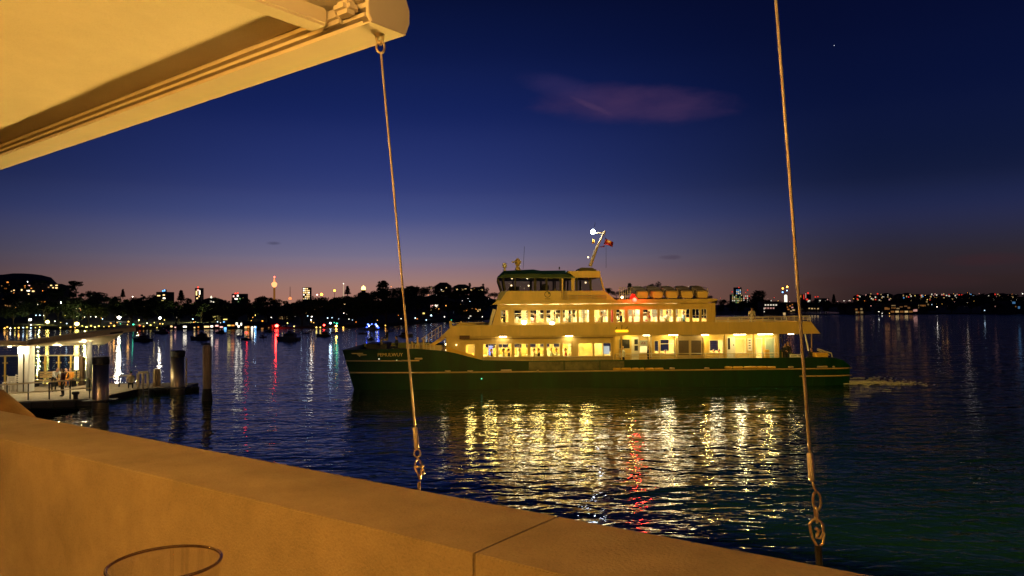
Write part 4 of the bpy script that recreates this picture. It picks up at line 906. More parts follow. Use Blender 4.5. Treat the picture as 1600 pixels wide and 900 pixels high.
x = fx(972, .75); person('w_white', 'crew member in white shirt by the white side door', FZ(x, .72, ZD), R(30), group=grp, pose='walk', top=c_white, legs=c_black)
pax('w_dk', 'dark figure standing by the post beside the poster', 1014, .65, ZD, R(100), pose='stand', top=c_black, legs=c_black)
lows = [('s_black','black jacket',c_black,768),('s_navy','navy top',c_navy,795),('s_black2','dark coat',c_black,842),('s_white2','white top',c_white,870),('s_white','pale shirt',c_white,787),('s_pink','pink top',c_pink,812),('s_khaki','tan jacket',c_khaki,835),('s_blue','pale blue shirt',c_blue,862),('s_red','red top',c_red,884)]
for key, d, c_, px in lows:
    pax(key, f'seated passenger in {d} behind a lower deck window', px, 1.0, ZD + .32, R(-90), pose='sit', top=c_, legs=c_navy)
for key, d, c_, px in (('s_white','white shirt',c_white,1040),('s_navy','navy top',c_navy,1116),('s_khaki','tan jacket',c_khaki,1124)):
    pax(key, f'passenger in {d} seated behind the aft lower deck window', px, 1.75, ZD + .1, R(-90), pose='sit', top=c_, legs=c_navy)
for key, d, c_, px in (('s_pink','pink top',c_pink,836),('s_white','white shirt',c_white,866),('s_blue','pale blue shirt',c_blue,890),('s_khaki','tan jacket',c_khaki,940),('s_navy','navy top',c_navy,970),('s_red','red top',c_red,1014),('s_white','white shirt',c_white,1042),('s_blue','pale blue shirt',c_blue,1068)):
    x = fx(px, 1.5, 498); person(key, f'passenger in {d} in the upper cabin {["forward","amidships","aft"][0 if px<900 else 1 if px<1000 else 2]}', FZ(x, 1.35, ZUD + .2), R(-90)+FYAW, group=grp, pose='sit', top=c_, legs=c_navy)
# wake
m_foam = mat('wake_foam', (.8,.8,.78), .9, noise=.5, nscale=2)
b = MB(); rnd = random.Random(3)
for i in range(650):
    t = rnd.random() ** 2.0; x = XE - .6 + t * 6.5; s = (.085 * (1 - t) + .02) * rnd.uniform(.5, 1.5); y = CY - 3.4 + rnd.gauss(0, .35 + t * .5) + (4.0 * rnd.random() if rnd.random() < .25 else 0)
    b.ball((x, y, .0 + (1 - t) ** 2 * .16 * rnd.random() ** 2), (s * 3.2, s * .8, s * .28), 6)
wk = b.build('wake_foam', m_foam, smooth=True); wk.location = FO; wk.rotation_euler.z = FYAW; tag(wk, kind='stuff')
# harbour floodlight that lights the ferry's side
t = thing('floodlight_mast', 'steel floodlight mast standing in the water out of view to the right', 'floodlight', (9.0, -3.5, 0))
MB().tube([(0,0,-2), (0,0,CAMZ + 6.6)], [.12,.06], 10).build('pole', m_steel, t)
MB().box((-.2,-.08,CAMZ+6.5), (.2,.1,CAMZ+6.8)).build('lamp_head', m_dark, t, bevel=.02)
sp = lamp('floodlight_beam', 'SPOT', (0,.16,CAMZ+6.65), 41000, (1,.58,.045), .12, t, spot_size=R(52), spot_blend=.35)
sp.rotation_euler = (FM @ Vector((26, 0, 3.6)) - Vector((9.0, -3.34, CAMZ+6.65))).to_track_quat('-Z','Y').to_euler()

# ------------------------------------------------------------------ wharf
ZW = .40
def wz(px, py, z=ZW): return atz(px, py, z)
m_pont = mat('pontoon_steel', (.02,.018,.016), .6, noise=.4, nscale=3)
m_cap_ = mat('shade_black', (.003,.003,.003), 1.0, spec=0)
m_wdeck = mat('wharf_deck_boards', (.45,.38,.28), .75, noise=.3, nscale=2, bump=.2, bscale=10)
A0, A1 = wz(-140, 633), wz(146, 623); A2 = Vector((A1.x - .1, 49.3, ZW)); B1 = wz(296, 602.5); B0 = Vector((B1.x - .2, 53.2, ZW)); A3 = Vector((A0.x - 2, 53.2, ZW)); A2b = wz(216, 607.5)
wharf = thing('wharf_pontoon', 'low dark floating wharf with pale deck at the left edge', 'wharf', (A1.x, A1.y, 0))
OW = Vector((A1.x, A1.y, 0))
outline = [A0, A1, A2, A2b, B1, B0, A3]
MB().prism([((p-OW).x, (p-OW).y) for p in outline], -.7, ZW - .03, axis='z').build('float', m_pont, wharf)
# deck boards, each its own strip clipped to the outline
def inside_x(y):
    xs = []
    for a, b_ in zip(outline, outline[1:] + outline[:1]):
        if (a.y - y) * (b_.y - y) < 0: xs.append(a.x + (b_.x - a.x) * (y - a.y) / (b_.y - a.y))
    return (min(xs), max(xs)) if len(xs) >= 2 else None
y = min(p.y for p in outline) + .02; yend = max(p.y for p in outline)
while y < yend - .3:
    s0, s1 = inside_x(y + .02), inside_x(y + .38)
    if s0 and s1:
        b = MB().prism([(s0[0]-OW.x, y-OW.y), (s0[1]-OW.x, y-OW.y), (s1[1]-OW.x, y+.39-OW.y), (s1[0]-OW.x, y+.39-OW.y)], ZW - .028, ZW, axis='z'); b.build('deck_board', m_wdeck, wharf)
    y += .4
b = MB()
for p, q in ((A0, A1), (A2b, B1)):
    d = (q - p); K = 8
    for i in range(K): c_ = p + d * ((i + .5) / K) - OW; MB().box((c_.x - .9, c_.y - .16, -.2), (c_.x + .9, c_.y - .02, ZW - .06)).build('fender_block', m_dark, wharf)
b.v and None
t = wz(115, 624.5); MB().lathe([(0,0),(.17,0),(.12,.06),(.12,.26),(.2,.32),(.2,.42),(.14,.46),(0,.46)], (t.x-OW.x, t.y-OW.y+.2, ZW), 14).build('mooring_bollard', m_pont, wharf)
# matt black slab added to stand in for the dark water before the wharf
lf = thing('shade_slab', 'low black slab added as the dark water in front of the wharf deck', 'float', (A1.x - 4, 40.6, 0))
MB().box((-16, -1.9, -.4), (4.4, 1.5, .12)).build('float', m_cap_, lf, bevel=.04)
for i in range(7): MB().box((-14 + i*2.6, -1.96, .0), (-13.2 + i*2.6, -1.905, .10)).build('slab_block', m_dark, lf)
# piles
m_pile = mat('pile_sleeve_steel', (.62,.50,.33), .36, 1, noise=.25, nscale=4, stretch=(1,1,.1)); m_cap = mat('pile_cap_black', (.01,.01,.01), .5)
def pile(px, pyb, pyt, r, label):
    c_ = wz(px, pyb); zt = at(px, pyt, c_.y).z; t = thing('steel_pile', label, 'pile', (c_.x, c_.y, 0), 0, 'steel piles holding the pontoon')
    MB().lathe([(0,-1.5),(r,-1.5),(r,zt-.38),(0,zt-.38)], n=32).build('sleeve', m_pile, t, smooth=False)
    for p in t.children[0].data.polygons: p.use_smooth = abs(p.normal.z) < .5
    MB().lathe([(r-.02,zt-.42),(r+.03,zt-.42),(r+.03,zt-.04),(r-.02,zt),(0,zt)], n=32).build('cap', m_cap, t)
    b = MB(); b.prism([(-r-.25,-r-.3),(r+.35,-r-.3),(r+.5,-.1),(r+.25,r+.3),(-r-.25,r+.3)], ZW+.004, ZW+.10, axis='z'); b.build('pile_collar', m_pont, t)
    return t
pile(157, 627, 557.5, .44, 'nearest steel pile with black cap at the corner of the wharf')
p2_ = pile(277.5, 606.5, 547.5, .44, 'steel pile with black cap at the far end of the wharf')
MB().tube([(.62,-.1,ZW),(.62,-.1,2.4)], .06, 8).build('pipe', m_steel, p2_)
c_ = atz(323.5, 626, 0); zt = at(322.5, 539.5, c_.y).z
m_tide = mat('tidal_growth', (.012,.011,.008), .8, noise=.4, nscale=6)
t = thing('timber_pile', 'lone pale timber pile standing in open water right of the wharf', 'pile', (c_.x, c_.y, 0))
b = MB(); b.lathe([(.25,.55),(.255,1.6),(.265,2.6),(.27,zt-.08),(.20,zt),(0,zt)], n=20); b.build('post', m_wood, t, smooth=True)
b = MB(); b.lathe([(0,-1.5),(.30,-1.5),(.32,.0),(.30,.35),(.27,.55),(.26,.75)], n=20); b.build('tidal_band', m_tide, t, smooth=True)
# waiting shelter
m_roof = mat('shelter_fascia', (.30,.24,.15), .6, noise=.15); m_soff = mat('shelter_soffit', (.72,.62,.42), .6, noise=.06); m_rooft = mat('shelter_roof_top', (.02,.025,.03), .6)
def at_(px, py, Y): return at(px, py, Y)
q = [at(43,540,45.0), at(192,521.5,45.5), at(163,538.5,52.0), at(58,541,52.0)]
sh = thing('wharf_shelter', 'open wharf shelter with tilted butterfly roof and a glowing white column', 'shelter', (q[0].x, 49, ZW)); OS = Vector((q[0].x, 49, ZW))
def slab3(pts, th, m, name, up=Vector((0,0,1))):
    v = [p - OS for p in pts] + [p - OS + up * th for p in pts]; n = len(pts)
    return MB().add(v, [tuple(range(n)), tuple(range(2*n-1, n-1, -1))] + [(i, i+n, (i+1) % n + n, (i+1) % n) for i in range(n)]).build(name, m, sh)
slab3(q, .05, m_soff, 'soffit')
slab3([p + Vector((0,0,.052)) for p in q], .12, m_rooft, 'roof')
f0, f1 = at(43,538.5,44.9), at(212,517.5,45.6); 
slab3([f0, f1, f1 + Vector((-.9,.5,.02)), f0 + Vector((0,.08,.0))], .30, m_roof, 'fascia')
l0, l1 = at(-160,533,43.5), at(42.6,540,44.9)
slab3([l0, l1, at(50,542,52), at(-160,540,52)], .05, m_soff, 'soffit'); slab3([p + Vector((0,0,.052)) for p in (l0, l1, at(50,542,52), at(-160,540,52))], .12, m_rooft, 'roof')
slab3([l0 + Vector((0,-.09,-.02)), l1 + Vector((0,-.09,-.02)), l1 + Vector((0,-.01,-.02)), l0 + Vector((0,-.01,-.02))], .27, m_creamd, 'fascia')
cpos = wz(41, 611.5) - OS
m_colw = mat('column_white', (.75,.74,.70), .5)
MB().box((cpos.x-.36, cpos.y-.3, 0), (cpos.x+.36, cpos.y+.3, 2.95)).build('column', m_colw, sh, bevel=.03)
MB().prism([(cpos.x-.36, 2.95), (cpos.x+.36, 2.95), (cpos.x+.85, 3.25), (cpos.x-.85, 3.25)], cpos.y - .12, cpos.y + .12).build('column_head', m_colw, sh)
MB().tube([cpos + Vector((.03,-.34,0)), cpos + Vector((.03,-.34,2.95))], .03, 6).build('downpipe', m_pont, sh)
p2c = Vector((at(139,600,48.5).x, 48.5, ZW)) - OS; MB().tube([p2c, p2c + Vector((0,0,at(139,528.5,48.5).z - ZW))], .17, 14).build('post', m_grey, sh, smooth=True)
m_tube = mat('shelter_lamp', (.9,.9,.85), emit='#fff0c8', estr=8)
for u_, v_ in ((.3,.3),(.62,.3),(.35,.75),(.75,.7)):
    c_ = (q[0].lerp(q[1], u_)).lerp(q[3].lerp(q[2], u_), v_) - OS; MB().lathe([(.0,-.07),(.09,-.06),(.11,0)], tuple(c_), 12).build('downlight', m_tube, sh)
    lamp('shelter_light', 'POINT', (c_.x, c_.y, c_.z - .12), 140, (1,.82,.45), .05, sh)
c_ = at(15, 541, 47.5) - OS; MB().lathe([(.0,-.07),(.09,-.06),(.11,0)], tuple(c_), 12).build('downlight', m_tube, sh); lamp('shelter_light', 'POINT', (c_.x, c_.y, c_.z - .14), 140, (1,.82,.45), .05, sh)
MB().box((cpos.x-.3, cpos.y-.42, 2.5), (cpos.x+.36, cpos.y-.345, 2.9)).build('column_lamp', m_tube, sh)
# glass screens at the back of the deck
YB = 52.2; m_ygal = mat('screen_post_yellow', (.70,.48,.12), .5); m_sgl = glass_thin('screen_glass', (.62,.68,.66))
scr = thing('glass_windscreen', 'row of tall glass windscreens with yellow posts behind the wharf bench', 'windscreen', (at(60,600,YB).x, YB, ZW)); OG = Vector((at(60,600,YB).x, YB, ZW))
edges = [-60, -20, 8, 34, 53, 71, 92, 111, 130]
for a, b_ in zip(edges, edges[1:]):
    x0, x1 = at(a,580,YB).x - OG.x, at(b_,580,YB).x - OG.x; zt = at(a,556.5,YB).z - ZW
    MB().box((x0+.05, -.012, .35), (x1-.05, .0, zt)).build('glass_panel', m_sgl, scr)
    MB().box((x0-.05, -.06, 0), (x0+.05, .06, zt + .02)).build('post', m_ygal if a in (8,71,92,111) else m_grey, scr)
    for zz in (.7, 1.6):
        for sx in (x0 + .14, x1 - .14): MB().tube([(sx,-.03,zz),(sx,.02,zz)], .05, 8).build('glass_clamp', m_ygal, scr)
x0, x1 = at(-60,580,YB).x - OG.x, at(126,580,YB).x - OG.x; MB().box((x0, -.05, zt + .02), (x1, .05, zt + .10)).build('top_rail', m_rail, scr)
MB().box((at(119,560,YB).x - OG.x, -.2, zt - .95), (at(126,560,YB).x - OG.x, -.14, zt - .05)).build('timetable_panel', mat('lit_panel', (.8,.8,.8), emit='#fff4e0', estr=2.2), scr)
MB().box((at(126.5,560,YB).x - OG.x, -.3, 0), (at(132.5,560,YB).x - OG.x, .1, zt)).build('end_post', mat('end_post_brown', (.10,.06,.03), .7), scr)
bn = thing('bench', 'long slatted timber bench in front of the glass windscreens', 'bench', (at(80,600,51.3).x, 51.3, ZW)); OB = Vector(bn.location); m_slat = mat('bench_timber', (.5,.33,.14), .6, noise=.3, nscale=4, stretch=(.3,3,3))
x0, x1 = at(52,600,51.3).x - OB.x, at(120,600,51.3).x - OB.x
for k in range(4): MB().box((x0, -.25 + k*.14, .42), (x1, -.14 + k*.14, .47)).build('slat', m_slat, bn)
for k in range(3): MB().box((x0, .30, .58 + k*.16), (x1, .34, .70 + k*.16)).build('back_slat', m_slat, bn)
for x in (x0+.2, (x0+x1)/2, x1-.2): MB().box((x-.04, -.2, 0), (x+.04, .28, .42)).box((x-.04, .26, .42), (x+.04, .299, 1.05)).build('leg', m_pont, bn)
# stacked white slatted chairs at the very left
for k, (px, py) in enumerate(((14,612),(27,609))):
    c_ = wz(px, py); b = thing('slatted_chair', ('white slatted chair nearest the left edge on the wharf','white slatted chair beside the glowing column on the wharf')[k], 'chair', c_)
    for x in (-.25,.25): MB().box((x-.03,-.25,0),(x+.03,-.2,.62)).build('leg', m_white, b); MB().box((x-.03,.22,0),(x+.03,.27,1.0)).build('leg', m_white, b); MB().box((x-.03,-.2,.58),(x+.03,.22,.63)).build('armrest', m_white, b)
    for q_ in range(4): MB().box((-.22,-.22+q_*.11,.40),(.22,-.14+q_*.11,.43)).build('slat', m_white, b); MB().box((-.22,.225,.50+q_*.13),(.22,.26,.58+q_*.13)).build('slat', m_white, b)
# railing at the front of the deck
rl = thing('wharf_railing', 'pale two bar railing along the front of the wharf deck', 'railing', wz(76,626)); OR = Vector(rl.location)
ra, rb = at(-60,605.5,43.3) - OR, at(146,592,44.4) - OR; la, lb = at(-60,620,43.3) - OR, at(146,606,44.4) - OR
MB().tube([ra, rb], .045, 8).build('top_bar', m_rail, rl, smooth=True); MB().tube([la, lb], .035, 8).build('mid_bar', m_rail, rl, smooth=True)
for px in (-20, 10, 43, 76, 109, 140):
    t_ = (px + 60) / 206; p = ra + (rb - ra) * t_; MB().tube([(p.x, p.y, 0), p], .035, 6).build('post', m_pont, rl)
# lower railing and gate frames out on the finger
rl2 = thing('wharf_railing', 'thin dark railing between the nearest pile and the seated person', 'railing', wz(186,603)); OR = Vector(rl2.location)
pa, pb = at(166,590,50) - OR, at(203,586,51.5) - OR; MB().tube([pa, pb], .04, 6).build('top_bar', m_rail, rl2)
for px in (168, 186): p = pa + (pb - pa) * ((px-166)/37); MB().tube([(p.x,p.y,0), p], .05, 6).build('post', m_pont, rl2)
def hoop(label, px0, px1, pyb, pyt, m=m_rail):
    a, b_ = wz(px0, pyb), wz(px1, pyb - .8); h = at(px0, pyt, a.y).z - ZW; t = thing('gate_frame', label, 'gate', a, 0, 'metal gate frames on the wharf'); d = b_ - a
    for k in (0, .5, 1):
        MB().box((d.x*k-.07, d.y*k-.07, 0), (d.x*k+.07, d.y*k+.07, h)).build('upright', m, t)
    MB().tube([(0,0,h+.05), (d.x,d.y,h+.05)], .09, 6).build('top_bar', m, t)
hoop('double metal gate frame with ladder right of the seated person', 215.5, 231, 606.5, 583.5); hoop('dark narrow gate frame standing left of the far steel pile', 241, 249, 604, 579.5, m_creamd)
c_ = wz(228, 607.5); t = thing('ladder', 'steel ladder hanging from the wharf edge into the water', 'ladder', c_)
for x in (-.13, .13+.12): MB().tube([(x,-.12,-1.3),(x,-.12,.7)], .04, 6).build('rail', m_steel, t)
for k in range(5): MB().tube([(-.13,-.12,-1.0+k*.3),(.25,-.12,-1.0+k*.3)], .025, 6).build('rung', m_steel, t)
# people waiting
wg = 'people waiting on the wharf'
person('w_plum', 'dark haired person in plum top standing at the wharf railing', wz(98, 619.5), R(-35), 1.0, wg, pose='stand', top=c_plum, legs=c_black, long_hair=True)
person('l_white', 'person in white shirt leaning forward beside the bench', wz(84, 612), R(60), 1.0, wg, pose='lean', top=c_white, legs=c_black)
person('s_orange', 'person in orange seated on the wharf bench', Vector((at(110,600,51.1).x, 51.1, ZW)), R(10), 1.0, wg, pose='sit', top=c_orange, legs=c_orange)
person('s_orange2', 'person in dark top seated on the bench beside the one in orange', Vector((at(104,600,51.1).x, 51.1, ZW)), R(-10), 1.0, wg, pose='sit', top=c_black, legs=c_orange)
person('s_pale', 'person in pale top sitting alone at the edge of the wharf', wz(202, 608) + Vector((0,.2,-.12)), R(-150), 1.0, wg, pose='sit', top=c_khaki, legs=c_black)

# ------------------------------------------------------------------ boats on their moorings
m_bh = mat('boat_hull_dark', (.05,.05,.055), .4, noise=.3); m_bw = mat('boat_hull_pale', (.16,.16,.17), .4, noise=.2); m_bg = mat('boat_window', (.01,.01,.012), .15)
BG = 'boats moored off the far shore'
def boat(label, px, py, wpx, kind, hull=None, lights=()):
    c_ = atz(px, py, 0); Lb = wpx * c_.y / FOC; hull = hull or m_bh; rz = R(random.uniform(-14, 14)) + (math.pi if random.random() < .5 else 0)
    t = thing(kind, label, 'boat', c_, rz, BG); w = Lb * .16; h = Lb * .13
    b = MB(); K = 7
    for i in range(K):
        u = i/(K-1); ww = w * (1 - max(0, u-.45)**2 * 3.2) * (.85 + .15*min(1, u*4)); zz = h * (1 + .45*u*u); x = (u - .5) * Lb
        b.v += [(x - (.06*Lb*u if 1 else 0)*0, -ww*.6, -.2), (x + .05*Lb*u, -ww, zz), (x + .05*Lb*u, ww, zz), (x, ww*.6, -.2)]
    for i in range(K-1): 
        a = 4*i
        for k in range(4): b.f.append((a+k, a+(k+1) % 4, a+4+(k+1) % 4, a+4+k)); b.m.append(0)
    b.f += [(0,1,2,3), (4*K-4,4*K-3,4*K-2,4*K-1)]; b.m += [0,0]; b.build('hull', hull, t)
    if kind == 'motor_cruiser':
        b = MB().prism([(-.32*Lb, h), (.22*Lb, h*1.1), (.10*Lb, h*2.3), (-.30*Lb, h*2.3)], -w*.75, w*.75); b.build('cabin', hull, t, bevel=.04)
        MB().prism([(-.26*Lb, h*1.55), (.12*Lb, h*1.55), (.06*Lb, h*2.05), (-.26*Lb, h*2.05)], -w*.78, w*.78).build('cabin_window', m_bg, t)
        MB().prism([(-.28*Lb, h*2.32), (.02*Lb, h*2.32), (-.02*Lb, h*3.1), (-.10*Lb, h*3.1), (-.14*Lb, h*2.6), (-.28*Lb, h*2.5)], -w*.5, w*.5).build('flybridge', hull, t, bevel=.03)
        MB().tube([(-.08*Lb, 0, h*3.1), (-.1*Lb, 0, h*4.6)], .03, 5).build('aerial', m_dark, t)
        b = MB(); b.tube([(.2*Lb, -w*.5, h*1.9), (.47*Lb, 0, h*2.0), (.2*Lb, w*.5, h*1.9)], .025, 5); b.build('bow_rail', m_steel, t)
    elif kind == 'sailing_boat':
        MB().prism([(-.15*Lb, h), (.2*Lb, h*1.1), (.12*Lb, h*1.7), (-.12*Lb, h*1.7)], -w*.5, w*.5).build('cabin', hull, t, bevel=.03)
        MB().tube([(.05*Lb,0,h), (.05*Lb,0,Lb*1.25)], [.07,.04], 6).build('mast', m_grey, t); MB().tube([(.04*Lb,0,h*2.6), (-.4*Lb,0,h*2.4)], .10, 6).build('boom', m_bh, t)
    else:
        MB().box((-.2*Lb,-w*.9,h*.85),(-.12*Lb,w*.9,h)).build('thwart', hull, t); MB().box((-.56*Lb,-.12,0),(-.49*Lb,.12,h*1.8)).build('outboard', m_dark, t, bevel=.03)
        MB().prism([(-.1*Lb,h),(.15*Lb,h*1.1),(.08*Lb,h*1.9),(-.05*Lb,h*1.9)], -w*.6, w*.6).build('windscreen', m_bg, t)
    for (lx, lz, c2, e, r) in lights:
        MB().ball((lx*Lb, -w*.8, lz*h), r, 8).build('boat_light', mat('boat_light_'+c2[1:], (.8,.8,.8), emit=c2, estr=e), t)
    return t
mc, sb_, dg_ = 'motor_cruiser', 'sailing_boat', 'dinghy'
boat('dark cruiser moored just right of the shelter roof', 223, 533, 30, mc); boat('dark motor boat left of the lone pile', 253, 521, 22, mc)
boat('dark cabin boat with two small pale ports', 313.5, 530.5, 30, mc, lights=((-.1,1.0,'#cfc8b0',1.2,.12),(.05,1.0,'#cfc8b0',1.2,.12)))
boat('small open boat nearest the left wharf', 322, 538.5, 14, dg_, m_bw); boat('dark boat with red light aboard', 384.5, 531, 17, sb_, lights=((.05,5,'#ff2020',12,.22),))
boat('small dark dinghy below the white shore lights', 374, 525.5, 10, dg_); boat('yacht hull with bare mast near the middle moorings', 411, 527.5, 11, sb_)
boat('largest pale hulled cruiser on the moorings', 450.5, 532, 38, mc, m_bw); boat('little boat beyond the largest cruiser', 478, 521.5, 9, dg_)
boat('low dark cruiser right of the largest cruiser', 506, 525.5, 22, mc); boat('small boat close in below the green shore light', 523, 520, 10, dg_)
boat('dark runabout below the blue lit boat', 567, 522, 13, dg_); boat('squat dark boat between the blue lit boat and the ferry bow', 579, 531, 11, mc)
boat('distant dinghy left of the awning wire', 609, 518, 9, dg_); boat('dark cruiser behind the left awning wire above the ferry bow', 634, 526, 22, mc); boat('dark yacht close to shore left of the largest cruiser', 420, 519, 12, mc); boat('dark cruiser close to shore under the restaurants', 345, 521, 16, mc)
bl_ = boat('party boat strung with blue and white lights', 581, 516, 24, mc, m_bw, lights=[(-.4+.09*k, 1.3 + (k % 3)*.8, ('#3050ff','#f0f0ff','#5070ff')[k % 3], 9, .2) for k in range(10)])

# ------------------------------------------------------------------ trees
m_leafs = [mat('foliage_dark', (.035,.055,.02), .9, noise=.4, nscale=.6), mat('foliage_olive', (.06,.075,.025), .9, noise=.4, nscale=.6), mat('foliage_deep', (.025,.045,.02), .9, noise=.4, nscale=.6)]
m_bark = mat('bark', (.06,.045,.03), .9, noise=.4, nscale=3)
def crown(kind, seed):
    rnd = random.Random(seed); b = MB(); blobs = []
    if kind == 'round':
        for i in range(9): blobs.append((Vector((rnd.uniform(-.28,.28), rnd.uniform(-.28,.28), rnd.uniform(.42,.80))), rnd.uniform(.16,.27), rnd.uniform(.12,.2)))
    elif kind == 'fig':
        for i in range(12): blobs.append((Vector((rnd.uniform(-.6,.6), rnd.uniform(-.5,.5), rnd.uniform(.45,.82))), rnd.uniform(.2,.3), rnd.uniform(.13,.2)))
    elif kind == 'gum':
        for i in range(8): blobs.append((Vector((rnd.uniform(-.32,.32), rnd.uniform(-.3,.3), rnd.uniform(.55,.9))), rnd.uniform(.12,.2), rnd.uniform(.07,.11)))
    elif kind == 'pine':
        for i in range(11): z = .18 + .8*i/11; blobs.append((Vector((rnd.uniform(-.02,.02), 0, z)), .27*(1-z)+.045, .045))
    elif kind == 'column':
        for i in range(9): z = .12 + .8*i/9; blobs.append((Vector((rnd.uniform(-.03,.03), rnd.uniform(-.03,.03), z)), .13 + .05*math.sin(z*3.1), .09))
    for c_, rh, rv in blobs:
        for k in range(105):
            v = Vector((rnd.gauss(0,1), rnd.gauss(0,1), rnd.gauss(0,1))).normalized() * rnd.uniform(.55,1.08) ; p = c_ + Vector((v.x*rh, v.y*rh, v.z*rv))
            s = rnd.uniform(.026,.055); e1 = Vector((rnd.gauss(0,1), rnd.gauss(0,1), rnd.gauss(0,.6))).normalized(); e2 = e1.orthogonal().normalized()
            b.add([p-e1*s, p+e2*s*.6, p+e1*s, p-e2*s*.6], [(0,1,2,3)])
    return b.mesh('crown', m_leafs[seed % 3]), blobs
def trunk(kind, blobs):
    b = MB(); top = .9 if kind in ('pine','column') else .5
    b.tube([(0,0,-.06),(.01,0,top*.5),(.0,.01,top)], [.035,.026,.012 if kind in ('pine','column') else .02], 6)
    if kind not in ('pine','column'):
        for c_, rh, rv in blobs[:6]: b.tube([(0,0,.3),(c_.x*.5,c_.y*.5,(c_.z+.3)*.5),tuple(c_)], [.016,.012,.005], 4)
    return b.mesh('trunk', m_bark)
TM = {}
for kd, n in (('round',4),('fig',3),('gum',3),('pine',2),('column',2)):
    for i in range(n): cm, bl2 = crown(kd, hash(kd) % 1 + i*7 + len(kd)); TM[(kd, i)] = (cm, trunk(kd, bl2))
NT_ = [0]
TG = 'trees covering the far shore'
def tree(kd, base, h, label, w=1.0):
    i = random.randrange(len([k for k in TM if k[0] == kd])); cm, tm = TM[(kd, i)]
    t = thing({'round':'leafy_tree','fig':'fig_tree','gum':'gum_tree','pine':'norfolk_pine','column':'cypress_tree'}[kd], label, 'tree', base, random.uniform(0, 6.28), TG)
    t.scale = (h*w, h*w, h); link('crown', cm, t); link('trunk', tm, t); NT_[0] += 1; return t
def skytree(kd, px, pyb, pyt, label, w=1.0, dd=0):
    Y = D_r(px) - 4 - dd; base = at(px, pyb, Y); h = at(px, pyt, Y).z - base.z; return tree(kd, base, h, label, w)
def ZONE(px):
    for lim, w_ in ((95,'under the highest hill'),(150,'right of the highest hill'),(205,'behind the wharf piles'),(262,'below the blue roof sign'),(320,'near the white and red lit tower'),(395,'above the waterfront restaurants'),(450,'under the golden turret tower'),(500,'below the tower with the white grid'),(560,'under the orange beacons'),(612,'near the tall cypress'),(665,'behind the left awning wire'),(715,'below the turreted house'),(785,'left of the wheelhouse'),(1000,'behind the ferry roof'),(1125,'behind the life rafts'),(1180,'below the stepped tower complex'),(1222,'around the dark block astern'),(1262,'behind the right awning wire'),(1330,'right of the right awning wire'),(1400,'left of the waterfront clubhouse'),(1470,'right of the waterfront clubhouse'),(1540,'on the far right ridge'),(9999,'at the right edge of the view')):
        if px < lim: return w_
KW = {'round':'rounded','fig':'broad spreading','gum':'loose open','pine':'pointed','column':'narrow'}
SIDE = lambda px: 'left of the ferry' if px < 780 else 'behind the ferry' if px < 1120 else 'on the right hand shore'
# the ones that stand out against the sky
skytree('gum', 119, 463, 438.5, 'flat topped gum tree breaking the skyline right of the highest hill', 1.15); skytree('pine', 192, 466, 451, 'small pointed pine on the low skyline at the left')
skytree('pine', 283, 472, 452.5, 'dark norfolk pine left of the white and red lit tower', 1.3); skytree('column', 598, 470, 435.5, 'tall dark cypress standing highest on the skyline left of the wire', 1.5)
skytree('pine', 543, 462, 446, 'pointed pine left of the golden dome', 1.3); skytree('fig', 1021, 462, 440, 'broad domed fig behind the life rafts', .85); skytree('column', 984, 456, 441, 'narrow tree behind the ferry roof rail', 1.2)
skytree('column', 1186, 480, 451.5, 'dark pointed tree in front of the bright right hand towers', 2.0); skytree('round', 1178, 482, 462, 'bushy tree at the foot of the dark pointed tree on the right'); skytree('pine', 1303, 475, 459, 'thin pine right of the red lit cluster on the right shore', .9); skytree('column', 734, 452, 441, 'slim cypress above the long lit house near the ferry'); skytree('gum', 755, 458, 443.5, 'gum tree on the ridge just left of the wheelhouse')
px = 100
while px < 1640:
    if not (790 < px < 940):
        s = interp(SKYL, px); Y = D_r(px) - random.uniform(2, 14); base = at(px, GY(px) + 1.5, Y); top = at(px, s + random.uniform(-1.5, 3.5) if px > 95 else s + 1.5, Y)
        kd = random.choice(('round','round','fig','round','gum')) if px > 95 else 'fig'
        tree(kd, base, max(3.5, top.z - base.z), f'{KW[kd]} dark tree on the ridge line {ZONE(px)}', random.uniform(.85, 1.25) if px > 95 else 1.2)
    px += random.uniform(11, 16) if px < 1120 else random.uniform(13, 18)
for row, (f, st) in enumerate(((.80, 25),(.58, 27),(.36, 29),(.12, 23))):
    px = 0 + row * 7
    while px < 1630:
        if not (760 < px < 1125) and not (row == 0 and px < 105) and not (760 < px < 1125):
            ys, yr = interp(SHORE, px), GY(px); p = land(px, ys + (yr - ys) * (f + random.uniform(-.06,.06)))
            kd = random.choice(('round','fig','round','gum') if row < 3 else ('fig','round','gum')); tree(kd, p + Vector((0,0,-.1)), random.uniform(5.5, 9.5) * (1 if px < 1120 else .8), f'{KW[kd]} dark tree {("high on the slope","halfway up the slope","low on the slope")[row]} {ZONE(px)}' if row < 3 else f'{KW[kd]} tree by the water {ZONE(px)}', random.uniform(.9, 1.3))
        px += st * random.uniform(.8, 1.25) * (1.0 if px < 1120 else 1.35)

